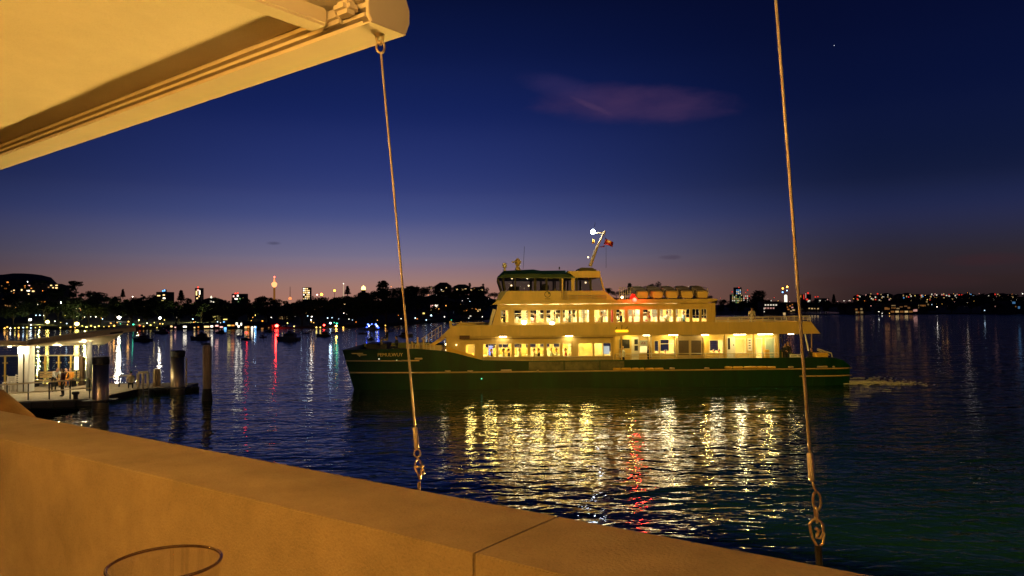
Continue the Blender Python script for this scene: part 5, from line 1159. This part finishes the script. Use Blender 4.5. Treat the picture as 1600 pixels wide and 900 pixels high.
# ------------------------------------------------------------------ far buildings with their lit windows
m_wall_f = mat('far_wall_render', (.10,.08,.06), .9, noise=.3, nscale=.5); m_roof_f = mat('far_roof_tile', (.05,.03,.025), .9); m_fr_f = mat('far_window_frame', (.12,.1,.08), .8)
WSC = .6
WCOL = {'w':('#ffd28a',3.2),'o':('#ff9a3c',2.4),'W':('#ffd28a',1.2),'O':('#ffa850',1.0),'B':('#70b8ff',1.6),'y':('#ffe27a',2.6),'c':('#fff2d8',4.5),'d':('#ffb060',.8),'b':('#70b8ff',4),'r':('#ff3a28',6),'g':('#b0e890',1.8),'p':('#ffb8a8',3)}
def wmat(c_): return mat('lit_window_'+c_, (.4,.35,.3), .5, emit=WCOL[c_[0]][0], estr=WCOL[c_[0]][1]*WSC*(.3 if c_.endswith('_dim') else 1))
UNIT = {}
def unit(c_):
    if c_ not in UNIT:
        f = MB(); r = .10
        f.box((-.5,-.03,-.5),(-.5+r,.06,.5)).box((.5-r,-.03,-.5),(.5,.06,.5)).box((-.5+r,-.03,-.5),(.5-r,.06,-.5+r)).box((-.5+r,-.03,.5-r),(.5-r,.06,.5))
        UNIT[c_] = (f.mesh('window', m_fr_f), MB().box((-.5+r,0,-.5+r),(.5-r,.03,.5-r)).mesh('pane', wmat(c_)))
    return UNIT[c_]
def building(label, px0, px1, py0, py1, wins, kind='house', Y=None, roof=True, cat=None, deep=8, wall=None, tilt=0):
    """wins: list of (px, py, w_px, h_px, colour)"""
    pc = (px0 + px1) / 2
    if Y is None: base = land(pc, py1); Y = base.y - 2
    k = Y / FOC; c_ = at(pc, py1, Y); W2 = (px1 - px0) * k / 2; H = (py1 - py0) * k; low = 2.0 if Y < 900 else c_.z
    t = thing(kind, label, cat or {'house':'house','apartment_block':'apartment block','office_tower':'tower','restaurant':'restaurant'}.get(kind, kind), (c_.x, c_.y, c_.z))
    rh = min(H * .3, W2 * .5) if roof else 0
    MB().box((-W2, 0, -low), (W2, deep, H - rh)).build('wall', wall or m_wall_f, t)
    if roof: 
        b = MB().add([(-W2-.3,-.4,H-rh),(W2+.3,-.4,H-rh),(W2+.3,deep+.4,H-rh),(-W2-.3,deep+.4,H-rh),(-W2*.45,deep*.5,H),(W2*.45,deep*.5,H)], [(0,1,5,4),(1,2,5),(2,3,4,5),(3,0,4),(3,2,1,0)]); b.build('roof', m_roof_f, t)
    for (wx, wy, ww, wh, cc) in wins:
        q_ = at(wx, wy, Y); fm, pm = unit(cc + ('_dim' if pc > 1120 else '')); o = link('window', fm, t); o.location = (q_.x - c_.x, -.04, q_.z - c_.z); o.scale = (ww*k, 1, wh*k); link('pane', pm, o)
    return t
def grid(px0, px1, py0, py1, nx, ny, w, h, cols, p=1.0):
    return [(px0 + (px1-px0)*(i+.5)/nx, py0 + (py1-py0)*(j+.5)/ny, w, h, random.choice(cols)) for i in range(nx) for j in range(ny) if random.random() < p]
B = building
B('hillside flats with warm lights at the far left edge', 4, 24, 437, 455, [(12,441,4,2.2,'o'),(15,445,3,2,'d'),(9,451,5,2.2,'o'),(18,455.5,3,2,'w'),(3,447,3,2,'d'),(22,453.5,3,2,'w')], 'apartment_block', roof=False)
B('orange lit flats under the highest hill', 30, 57, 442, 461, [(45.5,446.5,4,2.5,'p'),(40,449,4,2.5,'o'),(34,453,3,3,'w'),(44,454.3,7,2.5,'c'),(52,455,5,2.5,'w'),(39,446.5,3,2,'o'),(49,450.5,3,2,'o'),(45,459.5,3,2,'w')], 'apartment_block', roof=False)
B('two storey house with six square lit windows on the hill', 77, 93, 443, 458, [(80,446,4,2.2,'w'),(88.5,446,4.6,2.2,'w'),(83,449.6,3,2.2,'w'),(88.3,449.8,4.6,2.6,'w'),(83.5,454.5,3,2.6,'p'),(76,449,3,2,'d')])
B('dim orange house below the orange flats', 56, 76, 466, 479, [(61,470,3,2.5,'o'),(65,472,3,2.5,'o'),(70,471.5,3,2.5,'o'),(63,475,3,2.2,'o'),(69,476,3,2,'d'),(59,474,2.4,2,'d')])
B('bright white and amber villa in the dark trees', 104, 132, 469, 485, [(113,474,8,3,'c'),(108,481.5,5,4,'w'),(119,482,6,3,'c'),(125,482,4,2.2,'w'),(120,476.5,3,4,'w'),(130,480,3.5,2.6,'c'),(133,476.5,4,2,'g')])
B('pale house above the wharf at the left edge', 2, 15, 462, 482, [(7,468,7,2,'d'),(14,478,6,2,'d'),(9,477,3,2,'d')])
B('block with a grid of orange windows left of the blue roof sign', 206, 230, 470, 486, grid(208,228.5,472.5,485,4,3,2.6,2.2,'oow', .85), 'apartment_block', roof=False)
t = B('apartment tower topped with a blue sign', 244, 260, 456, 490, [(248,462,6,2.2,'w'),(256,461,4,2.4,'w'),(256.5,466,5,2.6,'c'),(254,470,4,2,'y'),(257,474,3,3,'y'),(256,479,3,2,'d'),(251,474.5,3,2,'y')], 'apartment_block', roof=False)
B('blue rooftop sign on the apartment tower', 253, 259, 452.5, 456.2, [(254.5,454.5,2.6,3,'b'),(257.2,453.8,2.6,3.4,'b')], 'roof_sign', Y=land(252,490).y + .5, roof=False, cat='sign', deep=1)
B('green and amber terrace house under the cypress shore', 330, 345, 490, 502, [(334,494.5,6,3,'y'),(340,491.5,3,3,'y'),(337,499,5,2.2,'y')])
B('small amber waterfront house above the restaurants', 345, 359, 496, 505, [(352,499,8,2.2,'y'),(350,503,3,2,'b')])
B('long waterfront restaurant with a bright amber front', 262, 356, 505, 514.5, [(268,510,4,3,'w'),(274,511.5,3,2,'p'),(289,510.5,7,3.2,'c'),(304,511.8,3,2,'w'),(310,511,3,2.5,'o'),(323,510.5,10,3.2,'w'),(331,510,5,3.4,'c'),(339,509,6,3,'p'),(346,511,6,2.4,'p'),(352,513,5,3.6,'b')], 'restaurant')
B('white floodlit waterfront club', 356, 402, 502, 514.5, [(358,508.5,6,2.4,'y'),(364,508.5,6,2.4,'o'),(370,506,4,5,'c'),(373,510,4,4,'c'),(377,506.5,3,5,'c'),(384,511.5,4,3.5,'w'),(388,511,4,4,'o'),(394,512,4,4,'c'),(399,511.5,4,4,'b')], 'restaurant')
B('low dark boathouse with a small lamp lit door', 405, 425, 505, 514, [(410,513,5,1.6,'d'),(420,512,2,2,'d')])
B('dim house with five ports of light above the moorings', 434, 452, 492, 500, grid(436,450,494,499,4,2,1.6,1.3,'wd', .8))
B('dark house with a row of warm windows under the cypress', 500, 522, 474, 484, [(504,479,2,1.8,'d'),(513,477,2.4,2.4,'w')])
B('house with one bright amber window left of the wire', 530, 545, 470, 480, [(538,474.5,4,4.6,'w'),(536,472.5,2.4,2.4,'y'),(537,466.5,1.8,1.8,'c'),(542.5,466.5,1.8,1.8,'c')])
B('house showing a cluster of white windows left of the wire', 566, 586, 469, 480, [(571,474.5,3,3.4,'w'),(577,475.5,3,4,'c'),(580.5,476,2,2.5,'y'),(572,472,2,2,'w')])
B('long amber lit villa just behind the wire', 612, 638, 464, 474, [(618,471.5,4,3,'w'),(622,469,3,3.6,'o'),(627,471,8,3,'w'),(632,470,3,3,'w'),(646,472.5,3,2,'c'),(653,472,4,1.8,'o')])
B('dark ridge house with two tall white panes', 632, 650, 447, 462, [(640.5,449.5,3,3.2,'c'),(641,453,2.6,2,'c'),(644,465.5,4.6,2.6,'c')])
B('square turreted house on the ridge with pale windows', 680, 704, 441, 460, [(690,452.5,4,2.6,'c'),(696,449.8,5,2.8,'w'),(692,454.5,4,2.4,'w'),(686,456,4,1.6,'d'),(673.5,450,2.8,2.8,'w')])
B('house with two big square windows on the slope', 669, 689, 472, 484, [(675,478.5,5,4.4,'p'),(682,478,6,4.6,'c'),(674,483.5,2.4,1.8,'w'),(685,483,3,2,'o')])
B('wide ridge house with a long lit balcony', 709, 733, 444, 455, [(715,452.4,4,2.2,'w'),(721,452.2,7,2.4,'w'),(727.5,452,4,2.2,'w')])
B('ridge house left of the wheelhouse with small warm windows', 734, 757, 448, 458, [(737,453,4,2.4,'w'),(741,451,2,2,'d'),(752.5,453,4.4,2.4,'w'),(748,454,2,2,'y')])
B('house with orange lamps beside the upper deck bow', 720, 754, 478, 494, [(724,486,4,3,'o'),(728.5,484.5,3.5,3.5,'o'),(748.5,485,6,4.4,'w'),(744,483,2.6,2.4,'o'),(735,494.5,3.6,2.4,'c'),(727,495.5,2.2,2,'w'),(738,482,3,1.8,'d')])
B('small dim cottage with one yellow window', 657, 668, 485, 493, [(662,489.6,4,3,'y'),(661,490,2,2,'d')])
B('red lit row house on the left of the far ridge', 316, 340, 465, 476, [(330,469.5,2,3,'c'),(331.5,472,8,1.8,'c'),(330,465.5,1.6,2.6,'c')], Y=land(328,474).y)
# city beyond the ridge
m_city = mat('city_wall', (.06,.055,.055), .8); CY_ = 2300
B('slim tower with white floors and a red top light', 304.5, 314, 450, 500, [(307,458,2.6,9,'w'),(312,457,2.4,8,'c'),(309.5,453.5,4.4,3,'p'),(309.5,449,2.4,2.6,'r'),(308,466,3,3,'w'),(311,463,2,3,'w')], 'office_tower', CY_, False, deep=20, wall=m_city)
B('building cluster with red and white signs on the skyline', 362, 384, 459, 500, [(365,463,3,3.4,'p'),(371.5,462,3.2,3.2,'c'),(368,458.5,3,2,'r'),(371.5,457.8,2,2,'r'),(369,467,6,2.6,'c'),(375,468,3,5,'g'),(379.5,466,3,2,'y'),(381,469.5,3,3,'g'),(376,471.5,12,1.6,'g')], 'office_tower', CY_, False, deep=20, wall=m_city)
B('tower with a bright white grid of windows', 473, 484.3, 449, 500, grid(473.5,484,449.5,468.5,4,6,2.2,2.4,'cww', .92), 'office_tower', CY_, False, deep=20, wall=m_city)
B('stepped white lit tower complex on the right skyline', 1143.5, 1160, 460, 500, grid(1143.5,1160,460,474,6,5,2.2,1.9,'cgyw', .8), 'office_tower', CY_, False, deep=20, wall=m_city)
B('bright upper tiers with a red top above the stepped complex', 1149, 1159, 449, 460, grid(1150,1158,452,460,3,3,2.2,2,'cb', .9) + [(1154.5,449.2,1.8,2,'r'),(1144,456,1.8,1.8,'r')], 'office_tower', CY_ + 4, False, deep=20, wall=m_city)
B('tower under construction lit red and white', 1161, 1172.5, 461, 500, grid(1161,1172,461,474,4,4,2.2,2,'ccrp', .75) + [(1168,453.5,2,2.2,'r'),(1165,457,1.6,1.6,'r')], 'office_tower', CY_, False, deep=20, wall=m_city)
B('cluster of red lit towers behind the right hand wire', 1252, 1268, 460, 500, [(1256,464,1.2,9,'r'),(1259,462,1.4,10,'p'),(1262.5,458,3.4,3.4,'r'),(1261,468,4,3,'r'),(1264,470.5,5,4,'c'),(1250.5,463,4,5,'o')], 'office_tower', CY_, False, deep=20, wall=m_city)
B('low white lit block right of the red lit towers', 1277, 1296, 466, 500, [(1281,470.5,3.6,4,'c'),(1290.5,471.5,3.4,4.4,'c'),(1293,468,2,2,'p'),(1274,464,2.4,2,'r'),(1278,463.5,2,2,'r')], 'office_tower', CY_, False, deep=20, wall=m_city)
def spire(label, px, py0, py1, parts, Y=CY_, name='tower', cat='tower'):
    k = Y / FOC; c_ = at(px, py1, Y); t = thing(name, label, cat, c_); zz = lambda py: at(px, py, Y).z - c_.z
    for nm, m, prof in parts: MB().lathe([(r*k, zz(py)) for r, py in prof], n=16).build(nm, m, t)
    return t
m_goldl = mat('tower_gold_light', (.5,.4,.2), emit='#ff8a50', estr=1.8); m_turl = mat('turret_floodlit_glow', (.5,.4,.3), emit='#ffa468', estr=2.0); m_shaft = mat('tower_shaft_lit', (.3,.2,.1), emit='#c07830', estr=.35)  # floodlighting on turret, spire and shaft is put in as glow
spire('tall slender tower with a glowing golden turret and spire', 428.6, 432, 480, (('shaft', m_shaft, ((1.6,500),(1.6,449),(0,449))), ('turret', m_turl, ((1.2,449),(3.4,447.2),(4.2,444.5),(4.2,442.8),(2.4,441),(1.2,440.6))), ('spire', m_goldl, ((1.6,441),(.9,437),(.5,434),(0,433.6))), ('beacon', mat('beacon_red', (.5,.1,.1), emit='#ff4030', estr=18), ((.6,433.8),(1.0,433),(.6,431.8),(0,431.8)))))
spire('thin lit mast with a small domed base on the skyline', 453.3, 448, 476, (('mast', mat('mast_grey', (.06,.05,.05)), ((.45,464),(.3,448),(0,448))), ('dome', m_goldl, ((2.2,468),(2.4,466),(1.4,464.4),(0,464)))))
spire('thin white dotted mast left of the golden dome', 536.8, 443, 475, (('mast', mat('mast_white', (.3,.25,.2), emit='#ffd8b0', estr=.6), ((.8,470),(.5,443),(0,443))), ('beacon', wmat('c'), ((.6,444),(.8,443),(0,442.4)))))
spire('building topped with a glowing golden dome', 568, 446.5, 470, (('drum', m_city, ((9,500),(9,458),(3.4,457),(3.2,453),(0,453))), ('dome', mat('dome_glow', (.6,.5,.3), emit='#ffd070', estr=5), ((3.2,453),(3.4,450.5),(2.2,447.6),(.6,446.8),(0,445.6)))))
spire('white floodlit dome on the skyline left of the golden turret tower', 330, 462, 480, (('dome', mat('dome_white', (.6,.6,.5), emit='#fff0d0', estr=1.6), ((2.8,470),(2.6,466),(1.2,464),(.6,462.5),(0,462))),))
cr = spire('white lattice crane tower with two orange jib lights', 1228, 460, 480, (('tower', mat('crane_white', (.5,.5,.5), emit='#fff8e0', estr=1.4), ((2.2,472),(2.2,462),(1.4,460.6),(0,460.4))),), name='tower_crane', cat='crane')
k = CY_ / FOC
for dx, py, c2, e, r in ((-4.4,450.6,'#ff9a30',14,1.5),(2.6,448.2,'#ffb040',14,1.6),(-4.8,456.5,'#70b0ff',6,1.3),(2.0,454,'#a0c8ff',6,1.1)):
    MB().ball((dx*k, 0, at(1228,py,CY_).z - cr.location.z), r*k*.8, 8).build('crane_light', mat('crane_light_'+c2[1:], (.5,.5,.5), emit=c2, estr=e), cr)
    MB().tube([(0,0,at(1228,461,CY_).z - cr.location.z), (dx*k, 0, at(1228,py,CY_).z - cr.location.z)], .3*k, 5).build('jib', m_city, cr)
# right hand shore
B('dark block with two rows of pale windows behind the stern', 1192, 1217, 471, 492, [(1196+4.2*i,476.5,3.2,2.6,'c') for i in range(5)] + [(1196+4.2*i,481.5,3.2,2.6,'p') for i in range(4)] + [(1194,482,2,3,'c'),(1194,487,2,2,'c')], 'apartment_block', roof=False)
B('orange terraced flats just left of the right hand wire', 1227, 1247, 472, 489, [(1230,480,3,2.4,'o'),(1234.5,478,3,2.4,'o'),(1238,480.5,4,2.4,'p'),(1232,483.5,4,2.4,'o'),(1240,484.5,5,2.4,'w'),(1236,486,3,2,'w'),(1229,476,2,2,'o'),(1238,476,2.4,2,'o')], 'apartment_block', roof=False)
B('single bright cottage low on the right shore behind the stern rail', 1220, 1231, 485, 492.5, [(1225.5,490,5,4,'w')])
B('long low terrace with a string of amber lights right of the wire', 1250, 1282, 478, 487, [(1255+4.6*i,481.8 + (i % 2)*.4,3.4,2.4,'w') for i in range(6)], 'apartment_block', roof=False)
B('square house with one round amber window on the right shore', 1321, 1334, 478, 490, [(1328,483.8,4.4,5,'W')]); B('house with four amber windows in a square on the right shore', 1333, 1352, 477, 491, [(1338,483.5,4.4,3.4,'O'),(1345.8,483,4,3.6,'W'),(1338.5,488,4,3.2,'W'),(1346.5,488,5,4,'W'),(1341.5,488,3,3,'O')])
B('long two storey waterfront clubhouse glowing amber', 1378, 1426, 474, 490, [(1386,482,10,4.5,'O'),(1396,477.5,8,2,'W'),(1396,481,8,3,'O'),(1403,482,6,2.2,'W'),(1408,479.5,6,2,'d'),(1415,478.5,6,2,'d'),(1420,481,5,3.4,'d')] + [(1394.5+7.2*i,487,6.8,3.4,'w' if i % 2 else 'O') for i in range(5)], 'clubhouse', roof=False, cat='clubhouse')
B('stepped amber house right of the waterfront clubhouse', 1425, 1450, 471, 489, [(1430,485,8,4.4,'p'),(1435.5,479,1.6,8,'W'),(1442,477.5,11,3.4,'O'),(1448,471.5,3,3,'W'),(1450,476,3,3,'W')])
B('blue and white lit jetty building at the far right', 1576, 1604, 470, 490, [(1584,473,6,4,'B'),(1592,480.5,4,4.6,'B'),(1587,479,2.4,2,'O')], 'jetty_building', roof=False, cat='building')
B('little boat shed with two pink windows near the right edge', 1549, 1563, 474, 489, [(1555,478.6,2.4,2,'p'),(1559,478.6,2.4,2,'p')])
for i in range(16):
    px = 1345 + i * 16 + random.uniform(-4, 4); n = random.randint(2, 5); cs = 'pcwwrcwb'
    B(('tall', 'low', 'narrow', 'wide')[i % 4] + ' hill house with ' + ('pink','white','amber','mixed')[(i // 4) % 4] + f' lights on the right ridge', px - 6, px + 6, 458 + random.uniform(-1,3), 473, [(px + random.uniform(-7,7), random.uniform(459, 470), random.uniform(1.6,3), random.uniform(1.6,3), random.choice(cs)) for _ in range(n + 2)])

# ------------------------------------------------------------------ lamps along the shore and in the trees
LC = {'white':('#fff4e0',55),'amber':('#ffb850',40),'yellow':('#ffe070',40),'cool':('#c8e8ff',45),'red':('#ff2820',60),'green':('#40ffc0',20),'pink':('#ffb0a0',30),'orange':('#ff8a28',40)}
LAMPM = {}
POLE = MB().tube([(0,0,0),(0,0,4.2)], [.09,.06], 5).tube([(0,0,4.2),(.35,0,4.45)], .05, 5).mesh('pole', m_pont)
LG = 'lamps along the far shore'
def slamp(px, py, col='white', r=.3, strong=1.0, Y=None, where=None, h=4.4):
    key = (col, round(r, 2), strong)
    if key not in LAMPM:
        m = mat(f'lamp_glow_{col}_{strong}', (.8,.8,.8), emit=LC[col][0], estr=LC[col][1]*strong); LAMPM[key] = MB().ball((0,0,0), (r, r, r*.8), 8).mesh('lamp_head', m)
    ys, yr = interp(SHORE, px), GY(px)
    base = land(px, min(ys, py + 6)); Yl = Y or base.y - 1.5; c_ = at(px, py, Yl); zb = max(.2, c_.z - 4.5)
    t = thing('street_lamp', f'small {col} light {"up among the trees" if py < ys - (ys-yr)*.45 else "low by the water"} {ZONE(px)}' if not where else where, 'street lamp', (c_.x, c_.y, c_.z - 4.5), 0, LG if not where else None)
    p = link('pole', POLE, t); hd_ = link('lamp_head', LAMPM[key], t); hd_.location = (.42, 0, 4.5)
    return t
for px, py, col, r, s in ((91,473,'white',.75,1.5),(184,496,'white',.62,1.2),(118,506,'yellow',.62,.5),(248,497,'white',.45,.5),(45,499.5,'white',.4,.3),(72,503,'yellow',.5,.7),(502,475.6,'amber',.55,1.5),(513,476,'amber',.4,1),(524,505.5,'green',.3,.1),(514,505,'cool',.3,.2)):
    slamp(px, py, col, r, s, where=f'strong {col} lamp ' + {91:'high in the trees above the wharf',184:'on the foreshore right of the shelter roof',118:'over the foreshore behind the shelter roof',248:'below the apartment tower',45:'on the slope at the far left',72:'low on the foreshore at the far left',502:'on the ridge left of the two orange beacons',513:'on the ridge just right of its brighter twin',524:'lighting a tree right of the moorings',514:'low on the shore right of the moorings'}[px])
small = [(142,462,'white'),(147,462,'white'),(136,467,'white'),(119,470,'white'),(162,480,'white'),(185,486,'white'),(206,463.6,'white'),(198,475,'white'),(88,480,'white'),(60,480,'cool'),(197,492,'cool'),(172,485,'white'),(192,480,'white'),(233,475,'cool'),(118,494,'white'),(67,493,'white'),(140,495,'white'),(148,495,'white'),(102,505.5,'cool'),(46,507.5,'white'),(156,497,'amber'),(233,508,'yellow'),(171,505,'amber'),(181,504,'pink'),(186,506,'green'),(197,507,'cool'),(206,507,'green'),(216,509,'red'),(222,510,'pink'),(239,504,'yellow'),(243,512,'yellow'),(255,500,'yellow'),(252,506,'yellow'),(5,513,'cool'),(9,511,'white'),(14,513,'white'),(21,512.5,'pink'),(27,512,'amber'),(34,512,'cool'),(40,511.5,'white'),(46,512.5,'cool'),(53,512,'pink'),(60,511,'amber'),(92,512,'white'),(108,511,'white'),(115,512,'amber'),(126,509,'yellow'),(133,511,'yellow'),(140,509,'yellow'),(146,511,'yellow'),(152,509.5,'yellow'),(160,510.5,'yellow'),(168,510,'amber'),(176,509,'amber'),(311,485,'white'),(311,489.5,'yellow'),(303,475.5,'white'),(322,487,'yellow'),(397,492.5,'yellow'),(394,496,'amber'),(391,501,'amber'),(398,503,'amber'),(408,501.5,'orange'),(422,496,'white'),(452,483.5,'pink'),(466,486.5,'amber'),(469,496.5,'cool'),(485.5,494.5,'white'),(492,511.5,'cool'),(498,511.5,'white'),(484,474,'yellow'),(475,476,'white'),(457,510,'yellow'),(447,505,'yellow'),(520,504,'green'),(534,511.5,'white'),(510,497,'cool'),(600,508.5,'amber'),(633,485.5,'white'),(662,460.5,'white'),(668,461,'orange'),(610,448,'orange'),(706,481,'cool'),(733,471,'cool'),(747,471,'white'),(678,508,'cool'),(664,500,'cool'),(672,493,'cool'),(647,497,'cool'),(703.5,500,'green'),(752,495,'white'),(731,497,'white'),(1125,466,'red'),(1160,474.5,'white'),(1215,470,'amber'),(1209,465,'red'),(1199,467,'pink'),(1204,470,'white'),(1233,471.5,'pink'),(1377,489.5,'white'),(1372,487,'white'),(1388.5,489.5,'amber'),(1450,475,'white'),(1455,476,'cool'),(1463,475,'amber'),(1463,479.5,'white'),(1471,475,'amber'),(1478,475,'amber'),(1486,474.5,'amber'),(1493,474,'amber'),(1500,475,'amber'),(1510,475,'amber'),(1545,482,'cool'),(1537,485,'cool'),(1360,478,'pink'),(1390,466,'pink'),(1402,463,'cool'),(1415,462,'white'),(1423,465,'red'),(1431,464,'pink'),(1445,461.5,'amber'),(1452,463.5,'yellow'),(1458,462,'pink'),(1474,461.5,'red'),(1482,460,'red'),(1489,459,'amber'),(1497,462,'cool'),(1511,457.5,'orange'),(1515,459.5,'white'),(1529,458.5,'pink'),(1534,462,'amber'),(1540,460,'red'),(1553,459.5,'red'),(1557,460,'pink'),(1575,461,'pink'),(1580,459.5,'orange'),(1586,461.5,'amber'),(1597,459,'white'),(1505,466,'white'),(1488,466,'white'),(1493,469.5,'cool'),(1517,468.5,'cool'),(1527,465.5,'white'),(1350,470,'orange'),(1338,467,'pink'),(1326,469.5,'white'),(1370,468,'amber'),(1318,470,'white'),(1308,471,'pink')]
for px, py, col in small:
    if col in ('cool', 'white', 'pink') and py > 498 and random.random() < .6: col = random.choice(('amber', 'yellow'))
    slamp(px, py, col, random.choice((.15,.17,.22,.26)), (random.choice((.10,.16,.3)) if py < 495 else random.choice((.05,.08,.14))) if px < 1000 else random.choice((.04,.06,.10)))
rl_ = random.Random(21)
for k in range(95):
    px = rl_.uniform(4, 770); ys, yr = interp(SHORE, px), GY(px); py = rl_.uniform(yr + 2, ys - 8)
    slamp(px, py, rl_.choice(('amber','amber','yellow','orange','white','white','cool')), rl_.choice((.13,.16,.2)), rl_.choice((.05,.09,.15)))
for k in range(60):
    px = rl_.uniform(1318, 1600); py = rl_.uniform(462, 478)
    slamp(px, py, rl_.choice(('amber','amber','orange','pink','white','yellow')), rl_.choice((.22,.28,.34)), rl_.choice((.03,.05,.07)))
for px, py, P in ((57,507,1500),(130,508,1300),(214,505,1000),(304,502,1800),(352,501,800)):
    c_ = land(px, py + 2); t = thing('tree_uplight', f'ground lamp lighting the waterside tree {ZONE(px)}', 'ground lamp', (c_.x, c_.y + 1, c_.z + .1))
    MB().lathe([(0,0),(.15,0),(.2,.25),(0,.3)], n=8).build('fitting', m_dark, t)
    lamp('tree_light', 'POINT', (0,0,1.2), P, (.9,.85,.25), .1, t)
# beacons beyond the ridge
for px, py, col, r, lab in ((502.5,460,'orange',3.2,'large orange beacon glowing on the skyline'),(522.7,454,'orange',2.6,'orange beacon on a thin pole right of the large one'),(495.5,460.5,'pink',1.6,'small pink beacon left of the large orange one'),(411,469,'red',1.6,'red beacon low on the skyline left of the golden turret tower')):
    k = 1200 / FOC; c_ = at(px, py, 1200); t = thing('beacon', lab, 'beacon', (c_.x, c_.y, c_.z - 14))
    MB().tube([(0,0,-20),(0,0,14)], .35, 6).build('pole', m_pont, t); MB().ball((0,0,14), r*k*.62, 10).build('lamp_head', mat('beacon_'+col, (.8,.8,.8), emit=LC[col][0], estr=LC[col][1]*(.35 if col != 'red' else .2)), t)
# leading lights with long reflections; the larger red one is added for its streak
for px, py, col, r, s, lab in ((430,509,'red',.5,.9,'red lamp added on the shore to give the red streak behind the largest cruiser'),(504,508,'red',.26,.8,'small red leading light above the low dark cruiser'),(376,511,'white',.30,.9,'white leading light beside the waterfront club'),(396,511,'cool',.26,.6,'cool white leading light at the right end of the waterfront club'),(523,509.5,'amber',.26,1.0,'amber leading light by the green lit tree')):
    slamp(px, py, col, r, s, where=lab)
st_ = thing('star', 'single faint star high in the right of the sky', 'star', at(1303.5, 71, 9000)); MB().ball((0,0,0), 4.5, 8).build('disc', mat('star_light', (.8,.8,.8), emit='#e8f0ff', estr=1.2), st_)

# promenade lamp left of the view: lights the piles and the wharf side
t = thing('promenade_lamp', 'promenade lamp post on the shore out of view to the left', 'lamp post', (-24.5, 17, 0))
MB().tube([(0,0,-1), (0,0,7.0)], [.10,.06], 10).build('pole', m_pont, t); MB().ball((0,0,7.15), .22, 14).build('lamp_globe', mat('promenade_globe', (.9,.8,.6), emit='#ffc070', estr=30), t, smooth=True)
lamp('promenade_light', 'POINT', (0,0,7.15), 95000, (1,.62,.28), .22, t)
